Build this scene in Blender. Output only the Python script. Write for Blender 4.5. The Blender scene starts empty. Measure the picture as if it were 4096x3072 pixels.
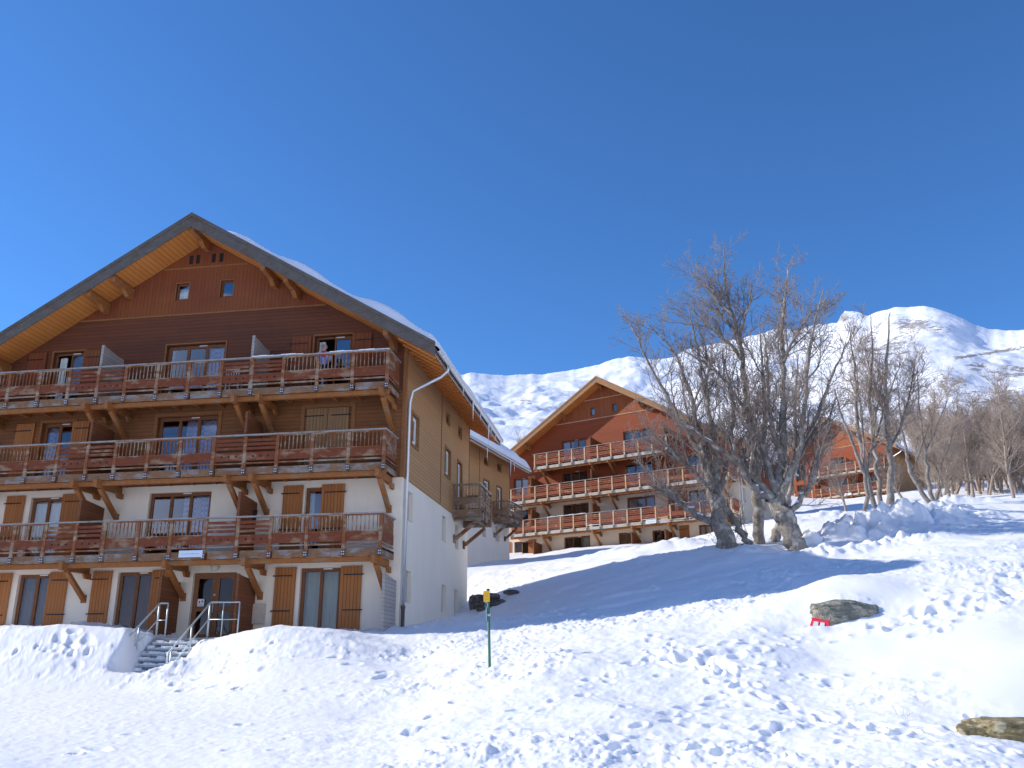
import bpy, bmesh, math, random
import numpy as np
from mathutils import Vector, Matrix

# ------------------------------------------------------------------ camera, world, sun, exposure
# world units are metres; the origin is the photographer's eye, +Y runs along the depth of the nearest chalet
scene = bpy.context.scene
COL = scene.collection
cam_data = bpy.data.cameras.new('camera')
cam = bpy.data.objects.new('camera', cam_data)
COL.objects.link(cam)
scene.camera = cam
YAW, PITCH, ROLL = math.radians(-8.992), math.radians(17.891), math.radians(-0.2665)
fwd = Vector((math.sin(YAW)*math.cos(PITCH), math.cos(YAW)*math.cos(PITCH), math.sin(PITCH)))
rgt = Vector((math.cos(YAW), -math.sin(YAW), 0))
upv = rgt.cross(fwd)
r2 = rgt*math.cos(ROLL) + upv*math.sin(ROLL)
u2 = -rgt*math.sin(ROLL) + upv*math.cos(ROLL)
cam.matrix_world = Matrix(((r2.x, u2.x, -fwd.x, 0), (r2.y, u2.y, -fwd.y, 0), (r2.z, u2.z, -fwd.z, 0), (0, 0, 0, 1)))
cam_data.sensor_width = 36
cam_data.lens = 3561.9/4096*36
cam_data.clip_start = 0.1
cam_data.clip_end = 6000

SUN_EL = math.radians(29.5)
SUN_K = math.radians(1.0)                      # the sun stands to the left, a touch behind the plane of the near facade
to_sun = Vector((-math.cos(SUN_K)*math.cos(SUN_EL), math.sin(SUN_K)*math.cos(SUN_EL), math.sin(SUN_EL)))
world = bpy.data.worlds.new('World')
scene.world = world
world.use_nodes = True
wn, wl = world.node_tree.nodes, world.node_tree.links
wn.clear()
sky = wn.new('ShaderNodeTexSky'); sky.sky_type = 'NISHITA'; sky.sun_disc = False
sky.sun_elevation = SUN_EL
sky.sun_rotation = math.atan2(to_sun.x, to_sun.y)
sky.altitude = 1900; sky.air_density = 1.0; sky.dust_density = 0.0; sky.ozone_density = 4.0
tint = wn.new('ShaderNodeMix'); tint.data_type = 'RGBA'; tint.blend_type = 'MULTIPLY'; tint.inputs[0].default_value = 1.0; tint.inputs[7].default_value = (.585, .975, 1.31, 1)
bg = wn.new('ShaderNodeBackground'); bg.inputs['Strength'].default_value = 0.107
wo = wn.new('ShaderNodeOutputWorld')
wl.new(sky.outputs[0], tint.inputs[6]); wl.new(tint.outputs[2], bg.inputs[0]); wl.new(bg.outputs[0], wo.inputs[0])

sun_data = bpy.data.lights.new('sun', 'SUN')
sun_data.energy = 3.5; sun_data.angle = math.radians(0.5); sun_data.color = (1.0, 0.945, 0.87)
sun = bpy.data.objects.new('sun', sun_data)
COL.objects.link(sun)
sun.rotation_euler = to_sun.to_track_quat('Z', 'Y').to_euler()

scene.view_settings.view_transform = 'Standard'
scene.view_settings.look = 'None'
scene.view_settings.exposure = 0.55
scene.view_settings.gamma = 1.0
scene.view_settings.use_curve_mapping = False
scene.cycles.max_bounces = 7
scene.cycles.diffuse_bounces = 6
scene.cycles.transparent_max_bounces = 12

# ------------------------------------------------------------------ mesh and object helpers
class MB:
    """collects shapes for ONE mesh object"""
    def __init__(s): s.v = []; s.f = []; s.m = []; s.sm = False
    def add(s, vs, fs, mi=0):
        o = len(s.v); s.v += [tuple(p) for p in vs]
        for f in fs: s.f.append(tuple(i+o for i in f)); s.m.append(mi)
    def box(s, x0, x1, y0, y1, z0, z1, mi=0):
        if x0 > x1: x0, x1 = x1, x0
        if y0 > y1: y0, y1 = y1, y0
        if z0 > z1: z0, z1 = z1, z0
        s.add([(x0,y0,z0),(x1,y0,z0),(x1,y1,z0),(x0,y1,z0),(x0,y0,z1),(x1,y0,z1),(x1,y1,z1),(x0,y1,z1)],
              [(0,3,2,1),(4,5,6,7),(0,1,5,4),(1,2,6,5),(2,3,7,6),(3,0,4,7)], mi)
    def beam(s, a, b, w, h, mi=0, up=(0,0,1)):
        a, b = Vector(a), Vector(b); d = (b-a).normalized(); up = Vector(up)
        sd = d.cross(up)
        if sd.length < 1e-4: sd = d.cross(Vector((0,1,0)))
        sd.normalize(); u = sd.cross(d)
        vs = []
        for p in (a, b):
            for i, j in ((-1,-1),(1,-1),(1,1),(-1,1)): vs.append(p + sd*i*w/2 + u*j*h/2)
        s.add(vs, [(0,3,2,1),(4,5,6,7),(0,1,5,4),(1,2,6,5),(2,3,7,6),(3,0,4,7)], mi)
    def tube(s, pts, rs, n=8, mi=0, cap=True):
        pts = [Vector(p) for p in pts]
        if not hasattr(rs, '__len__'): rs = [rs]*len(pts)
        rings = []; pu = None
        for i, p in enumerate(pts):
            d = (pts[min(i+1, len(pts)-1)] - pts[max(i-1, 0)]).normalized()
            if pu is None: pu = d.orthogonal().normalized()
            u = (pu - d*pu.dot(d))
            u = u.normalized() if u.length > 1e-5 else d.orthogonal().normalized()
            pu = u; w = d.cross(u)
            rings.append([p + (u*math.cos(t) + w*math.sin(t))*rs[i] for t in [2*math.pi*k/n for k in range(n)]])
        vs = [q for r in rings for q in r]; fs = []
        for i in range(len(pts)-1):
            for k in range(n):
                a = i*n+k; b = i*n+(k+1) % n
                fs.append((a, b, b+n, a+n))
        if cap: fs.append(tuple(range(n-1, -1, -1))); fs.append(tuple(range((len(pts)-1)*n, len(pts)*n)))
        s.add(vs, fs, mi)
    def poly(s, pts, mi=0): s.add(pts, [tuple(range(len(pts)))], mi)
    def prism(s, prof, axis, a0, a1, mi=0):
        """prof: 2D outline; axis 'y': (x,z) outline pushed along y; 'x': (y,z); 'z': (x,y)"""
        def P(p, a):
            return (p[0], a, p[1]) if axis == 'y' else ((a, p[0], p[1]) if axis == 'x' else (p[0], p[1], a))
        n = len(prof); vs = [P(p, a0) for p in prof] + [P(p, a1) for p in prof]
        fs = [tuple(range(n)), tuple(range(2*n-1, n-1, -1))] + [(i, i+n, (i+1) % n+n, (i+1) % n) for i in range(n)]
        s.add(vs, fs, mi)
    def build(s, name, mats, parent=None, smooth=False, loc=None):
        me = bpy.data.meshes.new(name)
        me.from_pydata(s.v, [], s.f)
        if not isinstance(mats, (list, tuple)): mats = [mats]
        for m in mats: me.materials.append(m)
        if len(mats) > 1: me.polygons.foreach_set('material_index', s.m)
        if smooth: me.polygons.foreach_set('use_smooth', [True]*len(s.f))
        me.update()
        bm = bmesh.new(); bm.from_mesh(me); bmesh.ops.recalc_face_normals(bm, faces=bm.faces); bm.to_mesh(me); bm.free()
        o = bpy.data.objects.new(name, me); COL.objects.link(o)
        if parent: o.parent = parent
        if loc: o.location = loc
        return o

def tag(o, label, cat, group=None, kind=None):
    if label: o['label'] = label
    if cat: o['category'] = cat
    if group: o['group'] = group
    if kind: o['kind'] = kind
    return o
def empty(name, loc, rz=0):
    o = bpy.data.objects.new(name, None); COL.objects.link(o)
    o.location = loc; o.rotation_euler = (0, 0, rz); o.empty_display_size = 0.3
    return o
def np_mesh(name, V, Q, mats, smooth=True, parent=None):
    me = bpy.data.meshes.new(name)
    k = Q.shape[1]
    me.vertices.add(len(V)); me.vertices.foreach_set('co', np.asarray(V, np.float32).ravel())
    me.loops.add(Q.size); me.loops.foreach_set('vertex_index', Q.astype(np.int32).ravel())
    me.polygons.add(len(Q)); me.polygons.foreach_set('loop_start', np.arange(0, Q.size, k, dtype=np.int32))
    try: me.polygons.foreach_set('loop_total', np.full(len(Q), k, np.int32))
    except Exception: pass
    if smooth: me.polygons.foreach_set('use_smooth', np.ones(len(Q), bool))
    for m in (mats if isinstance(mats, (list, tuple)) else [mats]): me.materials.append(m)
    me.update(calc_edges=True); me.validate()
    o = bpy.data.objects.new(name, me); COL.objects.link(o)
    if parent: o.parent = parent
    return o
def grid_quads(nr, nc):
    i = np.arange(nr-1)[:, None]*nc + np.arange(nc-1)[None, :]
    return np.stack([i, i+1, i+1+nc, i+nc], -1).reshape(-1, 4)

# ------------------------------------------------------------------ materials
def nm(name):
    m = bpy.data.materials.new(name); m.use_nodes = True
    nt = m.node_tree; nt.nodes.clear()
    out = nt.nodes.new('ShaderNodeOutputMaterial'); b = nt.nodes.new('ShaderNodeBsdfPrincipled')
    nt.links.new(b.outputs[0], out.inputs[0])
    return m, nt, b, out
def N(nt, t, **k):
    n = nt.nodes.new(t)
    for a, v in k.items(): setattr(n, a, v)
    return n
def mathn(nt, op, a, b=None, clamp=False):
    n = N(nt, 'ShaderNodeMath', operation=op); n.use_clamp = clamp
    for i, x in enumerate((a, b)):
        if x is None: continue
        if isinstance(x, (int, float)): n.inputs[i].default_value = x
        else: nt.links.new(x, n.inputs[i])
    return n.outputs[0]
def mixc(nt, fac, a, b, blend='MIX'):
    n = N(nt, 'ShaderNodeMix', data_type='RGBA', blend_type=blend)
    for s_, x in ((0, fac), (6, a), (7, b)):
        if isinstance(x, (int, float)): n.inputs[s_].default_value = x
        elif isinstance(x, tuple): n.inputs[s_].default_value = (*x, 1)
        else: nt.links.new(x, n.inputs[s_])
    return n.outputs[2]
def noise(nt, vec, scale, detail=3, rough=.55):
    n = N(nt, 'ShaderNodeTexNoise'); n.inputs['Scale'].default_value = scale
    n.inputs['Detail'].default_value = detail; n.inputs['Roughness'].default_value = rough
    if vec is not None: nt.links.new(vec, n.inputs['Vector'])
    return n.outputs['Fac']
def ramp(nt, fac, lo, hi):
    n = N(nt, 'ShaderNodeMapRange'); n.inputs['From Min'].default_value = lo; n.inputs['From Max'].default_value = hi
    nt.links.new(fac, n.inputs['Value']); return n.outputs['Result']
def scaled(nt, vec, sc):
    n = N(nt, 'ShaderNodeVectorMath', operation='MULTIPLY'); nt.links.new(vec, n.inputs[0]); n.inputs[1].default_value = sc
    return n.outputs[0]
def objco(nt): return N(nt, 'ShaderNodeTexCoord').outputs['Object']
def bump(nt, b, h, strength, dist=.02):
    n = N(nt, 'ShaderNodeBump'); n.inputs['Strength'].default_value = strength; n.inputs['Distance'].default_value = dist
    nt.links.new(h, n.inputs['Height']); nt.links.new(n.outputs[0], b.inputs['Normal'])

def boards(name, c1, c2, across='z', bw=.14, weather=None, wz=None, rough=.75):
    """timber boards: across='z' horizontal boards, 'x' vertical boards; c1/c2 stain tones; weather = third tone in large soft patches"""
    m, nt, b, _ = nm(name)
    co = objco(nt)
    sep = N(nt, 'ShaderNodeSeparateXYZ'); nt.links.new(co, sep.inputs[0])
    xy = mathn(nt, 'ADD', sep.outputs[0], sep.outputs[1])
    ac, al = (sep.outputs[2], xy) if across == 'z' else (xy, sep.outputs[2])
    t = mathn(nt, 'DIVIDE', ac, bw)
    idx = mathn(nt, 'FLOOR', t)
    wn_ = N(nt, 'ShaderNodeTexWhiteNoise', noise_dimensions='1D'); nt.links.new(idx, wn_.inputs['W'])
    seg = mathn(nt, 'FLOOR', mathn(nt, 'ADD', mathn(nt, 'MULTIPLY', al, .27), mathn(nt, 'MULTIPLY', wn_.outputs['Value'], 9)))
    w2 = N(nt, 'ShaderNodeTexWhiteNoise', noise_dimensions='2D')
    cb = N(nt, 'ShaderNodeCombineXYZ'); nt.links.new(idx, cb.inputs[0]); nt.links.new(seg, cb.inputs[1]); nt.links.new(cb.outputs[0], w2.inputs['Vector'])
    grain_sc = (1.2, 1.2, 14) if across == 'z' else (14, 14, 1.2)
    g = noise(nt, scaled(nt, co, grain_sc), 2.2, 4, .6)
    f = mathn(nt, 'ADD', mathn(nt, 'MULTIPLY', w2.outputs['Value'], .45), mathn(nt, 'MULTIPLY', g, .55))
    c = mixc(nt, f, c1, c2)
    if weather:
        p = ramp(nt, noise(nt, scaled(nt, co, (.5, .5, .9)), .8, 3), .35, .7)
        c = mixc(nt, mathn(nt, 'MULTIPLY', p, .75), c, weather)
    if wz:                                    # wear that grows over a height band of the boards
        k = N(nt, 'ShaderNodeMapRange'); k.inputs['From Min'].default_value = wz[0]; k.inputs['From Max'].default_value = wz[1]
        nt.links.new(mathn(nt, 'ADD', sep.outputs[2], mathn(nt, 'MULTIPLY', noise(nt, co, .45), 1.6)), k.inputs['Value'])
        c = mixc(nt, k.outputs[0], c, mixc(nt, f, wz[2], wz[3]))
    fr = mathn(nt, 'FRACT', t)
    gap = mathn(nt, 'LESS_THAN', mathn(nt, 'MINIMUM', fr, mathn(nt, 'SUBTRACT', 1, fr)), .055)
    c = mixc(nt, mathn(nt, 'MULTIPLY', gap, .55), c, (.02, .012, .008))
    nt.links.new(c, b.inputs['Base Color']); b.inputs['Roughness'].default_value = rough
    h = mathn(nt, 'ADD', mathn(nt, 'SUBTRACT', 1, gap), mathn(nt, 'MULTIPLY', g, .25))
    bump(nt, b, h, .6, .012)
    return m
def timber(name, c1, c2, grey=None, gamt=.5, sc=1.0, rough=.8):
    """sawn members with blotchy silver weathering"""
    m, nt, b, _ = nm(name); co = objco(nt)
    g = noise(nt, scaled(nt, co, (3, 3, 3)), 2.5*sc, 5, .7)
    g2 = noise(nt, scaled(nt, co, (1, 1, 6)), 7*sc, 3)
    c = mixc(nt, ramp(nt, mathn(nt, 'ADD', mathn(nt, 'MULTIPLY', g, .6), mathn(nt, 'MULTIPLY', g2, .4)), .3, .7), c1, c2)
    if grey:
        p = noise(nt, scaled(nt, co, (1, 1, 2.2)), 1.7*sc, 4, .65)
        c = mixc(nt, ramp(nt, p, .62-gamt*.3, .75-gamt*.3), c, grey)
    nt.links.new(c, b.inputs['Base Color']); b.inputs['Roughness'].default_value = rough
    bump(nt, b, g2, .35, .01)
    return m
def plain(name, col, rough=.6, metal=0, var=.12, sc=4, bmp=0):
    m, nt, b, _ = nm(name); co = objco(nt)
    n = noise(nt, co, sc, 4)
    c = mixc(nt, n, tuple(x*(1-var) for x in col), tuple(min(1, x*(1+var)) for x in col))
    nt.links.new(c, b.inputs['Base Color']); b.inputs['Roughness'].default_value = rough; b.inputs['Metallic'].default_value = metal
    if bmp: bump(nt, b, noise(nt, co, sc*8, 3), bmp, .01)
    return m
def plaster_mat(name, col):
    m, nt, b, _ = nm(name); co = objco(nt)
    n1 = noise(nt, co, .6, 4); n2 = noise(nt, scaled(nt, co, (3, 3, .4)), 1.5, 3)
    c = mixc(nt, ramp(nt, n1, .3, .7), tuple(x*.94 for x in col), col)
    c = mixc(nt, mathn(nt, 'MULTIPLY', ramp(nt, n2, .5, .8), .12), c, (.42, .38, .32))
    nt.links.new(c, b.inputs['Base Color']); b.inputs['Roughness'].default_value = .9
    bump(nt, b, noise(nt, co, 60, 2), .15, .004)
    return m
def glass_mat(name, tint=.85, base=.16):
    m = bpy.data.materials.new(name); m.use_nodes = True; nt = m.node_tree; nt.nodes.clear()
    out = N(nt, 'ShaderNodeOutputMaterial'); tr = N(nt, 'ShaderNodeBsdfTransparent'); tr.inputs[0].default_value = (tint, tint, tint*.98, 1)
    gl = N(nt, 'ShaderNodeBsdfGlossy'); gl.inputs['Roughness'].default_value = .03; gl.inputs['Color'].default_value = (.9, .95, 1, 1)
    lw = N(nt, 'ShaderNodeFresnel'); lw.inputs['IOR'].default_value = 1.5
    f = mathn(nt, 'ADD', lw.outputs[0], base, True)
    mx = N(nt, 'ShaderNodeMixShader'); nt.links.new(f, mx.inputs[0]); nt.links.new(tr.outputs[0], mx.inputs[1]); nt.links.new(gl.outputs[0], mx.inputs[2])
    nt.links.new(mx.outputs[0], out.inputs[0])
    return m
def curtain_mat(name, c1, c2, check=0.0, pleat=22):
    m, nt, b, _ = nm(name); co = objco(nt)
    sep = N(nt, 'ShaderNodeSeparateXYZ'); nt.links.new(co, sep.inputs[0])
    w = mathn(nt, 'SINE', mathn(nt, 'MULTIPLY', sep.outputs[0], pleat))
    n = noise(nt, scaled(nt, co, (6, 1, 1)), 2, 3)
    c = mixc(nt, n, c1, c2)
    if check:
        ch = N(nt, 'ShaderNodeTexChecker'); ch.inputs['Scale'].default_value = 1/check; nt.links.new(co, ch.inputs['Vector'])
        c = mixc(nt, mathn(nt, 'MULTIPLY', ch.outputs['Fac'], .5), c, (.75, .75, .8))
    nt.links.new(c, b.inputs['Base Color']); b.inputs['Roughness'].default_value = .9
    bump(nt, b, w, .5, .03)
    return m
def snow_mat(name, fine=1.0, col=(.90, .915, .94), dirt=0, sc=1.0, sss=0):
    m, nt, b, _ = nm(name)
    geo = N(nt, 'ShaderNodeNewGeometry'); co = geo.outputs['Position']
    n1 = noise(nt, co, 1.6*sc, 5, .6); n2 = noise(nt, co, 14*sc, 4, .65)
    c = mixc(nt, n1, tuple(x*.985 for x in col), col)
    if dirt:
        d = ramp(nt, noise(nt, co, .35, 5, .6), .58, .8)
        c = mixc(nt, mathn(nt, 'MULTIPLY', d, dirt), c, (.62, .60, .55))
    nt.links.new(c, b.inputs['Base Color']); b.inputs['Roughness'].default_value = .65
    b.inputs['Specular IOR Level'].default_value = .25
    if sss:
        b.inputs['Subsurface Weight'].default_value = sss; b.inputs['Subsurface Radius'].default_value = (.9, .95, 1.0); b.inputs['Subsurface Scale'].default_value = .10
    h = mathn(nt, 'ADD', mathn(nt, 'MULTIPLY', n1, .5), mathn(nt, 'MULTIPLY', n2, .3))
    bump(nt, b, h, .22*fine, .04)
    return m

M = {}
M['snow'] = snow_mat('snow', 1.0, dirt=.10, sss=.7)
M['roofsnow'] = snow_mat('roof snow', .5)
M['plaster'] = plaster_mat('cream plaster', (.88, .79, .64))
M['plaster_b'] = plaster_mat('cream plaster far', (.82, .70, .53))
DK1, DK2 = (.085, .036, .020), (.17, .070, .036)
M['clad_front'] = boards('dark horizontal cladding', (.085, .024, .009), (.155, .046, .014), 'z', .14, (.16, .045, .013), None)
M['clad_low'] = boards('honey horizontal cladding', (.19, .070, .018), (.31, .122, .034), 'z', .14, (.12, .036, .010))
M['gable_v'] = boards('red brown vertical boards', (.14, .028, .007), (.22, .050, .012), 'x', .15, (.25, .078, .014))
M['clad_side'] = boards('weathered side cladding', (.38, .205, .078), (.52, .30, .125), 'z', .14, (.43, .22, .08))
M['b_clad'] = boards('russet horizontal cladding', (.25, .046, .010), (.40, .085, .018), 'z', .14, (.30, .062, .012))
M['b_gable'] = boards('russet vertical boards', (.26, .062, .016), (.40, .115, .026), 'x', .15)
M['soffit'] = boards('orange soffit boards', (.52, .175, .032), (.66, .26, .055), 'z', .09, None)
M['soffit_d'] = boards('soffit boards side', (.36, .17, .06), (.50, .26, .10), 'z', .09, None)
M['beam'] = timber('orange brown beams', (.24, .078, .018), (.38, .145, .034), (.26, .17, .09), .25)
M['rail'] = timber('weathered railing timber', (.17, .052, .015), (.30, .105, .030), (.34, .26, .18), .5)
M['rail_panel'] = timber('dark red brown boards', (.13, .028, .009), (.23, .058, .016), (.30, .18, .10), .32)
M['b_rail'] = timber('pale new railing timber', (.50, .29, .13), (.66, .46, .26), (.55, .50, .42), .4)
M['b_panel'] = timber('brick red railing boards', (.21, .050, .020), (.32, .088, .034), (.40, .24, .12), .2)
M['rim'] = timber('pale rim boards', (.40, .27, .15), (.62, .52, .38), (.50, .50, .47), .6)
M['rim_a'] = timber('stained rim boards', (.16, .075, .034), (.30, .17, .085), (.27, .25, .225), .45)
M['sidewood'] = timber('brown grey balcony timber', (.17, .095, .05), (.30, .19, .11), (.33, .29, .24), .4)
M['greywood'] = timber('silver grey timber', (.24, .22, .20), (.42, .39, .36), (.20, .15, .11), .35)
M['barge'] = timber('grey bargeboard', (.075, .066, .056), (.15, .135, .12), (.11, .075, .048), .3, .7)
M['b_barge'] = timber('honey bargeboard', (.32, .145, .05), (.46, .24, .095), (.26, .20, .14), .35)
M['shutter'] = boards('orange brown shutter boards', (.33, .115, .028), (.46, .18, .048), 'x', .12)
M['shutter_b'] = boards('bright orange shutter boards', (.46, .16, .045), (.58, .23, .07), 'x', .12)
M['screen'] = boards('partition boards', (.14, .046, .015), (.24, .082, .026), 'z', .12)
M['screen_g'] = boards('grey partition boards', (.30, .27, .24), (.42, .39, .36), 'z', .12)
M['frame'] = timber('brown window frame', (.15, .055, .02), (.26, .105, .04))
M['trim'] = timber('timber trim', (.21, .083, .025), (.32, .14, .045))
M['door'] = timber('brown door timber', (.19, .080, .035), (.28, .125, .055))
M['glass'] = glass_mat('window glass', .82, .20)
M['darkglass'] = glass_mat('dark door glass', .72, .03)
M['cur_check'] = curtain_mat('checked curtain', (.22, .22, .42), (.42, .42, .62), .09)
M['cur_grey'] = curtain_mat('grey voile curtain', (.36, .37, .42), (.46, .47, .52))
M['cur_plum'] = curtain_mat('plum curtain', (.09, .05, .06), (.16, .09, .10))
M['cur_voile'] = curtain_mat('pale patterned voile', (.50, .58, .54), (.78, .82, .77), 0, 9)
M['iron'] = plain('black iron', (.03, .03, .035), .5, .6)
M['zinc'] = plain('zinc sheet', (.62, .64, .66), .38, .75, .08, 3)
M['galv'] = plain('galvanised steel', (.50, .56, .57), .45, .5, .12, 12)
M['pipe_b'] = plain('brown pipe', (.12, .08, .07), .5)
M['white'] = plain('white paint', (.80, .80, .79), .5, 0, .04)
M['shade_white'] = plain('off white panel', (.50, .45, .37), .6, 0, .05)
M['roofing'] = plain('dark roofing sheet', (.10, .095, .09), .6, .2)
M['dark'] = plain('dark hole shade', (.015, .011, .009), .9)  # even black painting the shade inside openings that are not cut
M['inside'] = plain('dim interior', (.22, .19, .16), .9)
M['bolt'] = plain('bolt plate', (.07, .07, .085), .5, .3)
M['bolt_h'] = plain('pale bolt heads', (.72, .72, .72), .4, .3)
M['ice'] = plain('ice', (.75, .83, .88), .12)
M['stone'] = None

# ------------------------------------------------------------------ terrain
def _lat(ix, iy, seed):
    h = (ix.astype(np.int64)*374761393 + iy.astype(np.int64)*668265263 + seed*1442695041) & 0xFFFFFFFF
    h = ((h ^ (h >> 13))*1274126177) & 0xFFFFFFFF
    return ((h ^ (h >> 16)) & 0xFFFFFF)/float(0xFFFFFF)
def vnoise(x, y, seed=0):
    ix = np.floor(x); iy = np.floor(y); fx = x-ix; fy = y-iy
    fx = fx*fx*fx*(fx*(fx*6-15)+10); fy = fy*fy*fy*(fy*(fy*6-15)+10)
    ix = ix.astype(np.int64); iy = iy.astype(np.int64)
    a = _lat(ix, iy, seed); b = _lat(ix+1, iy, seed); c = _lat(ix, iy+1, seed); d = _lat(ix+1, iy+1, seed)
    return (a*(1-fx)+b*fx)*(1-fy) + (c*(1-fx)+d*fx)*fy - .5
def fbm(x, y, freq, octv, seed=0, gain=.5):
    s = 0; amp = 1
    for i in range(octv):
        ca, sa = math.cos(.7*i+.3), math.sin(.7*i+.3)
        s = s + amp*vnoise((x*ca-y*sa)*freq+17.3*i, (x*sa+y*ca)*freq-9.1*i, seed+i); freq *= 2.03; amp *= gain
    return s
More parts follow.
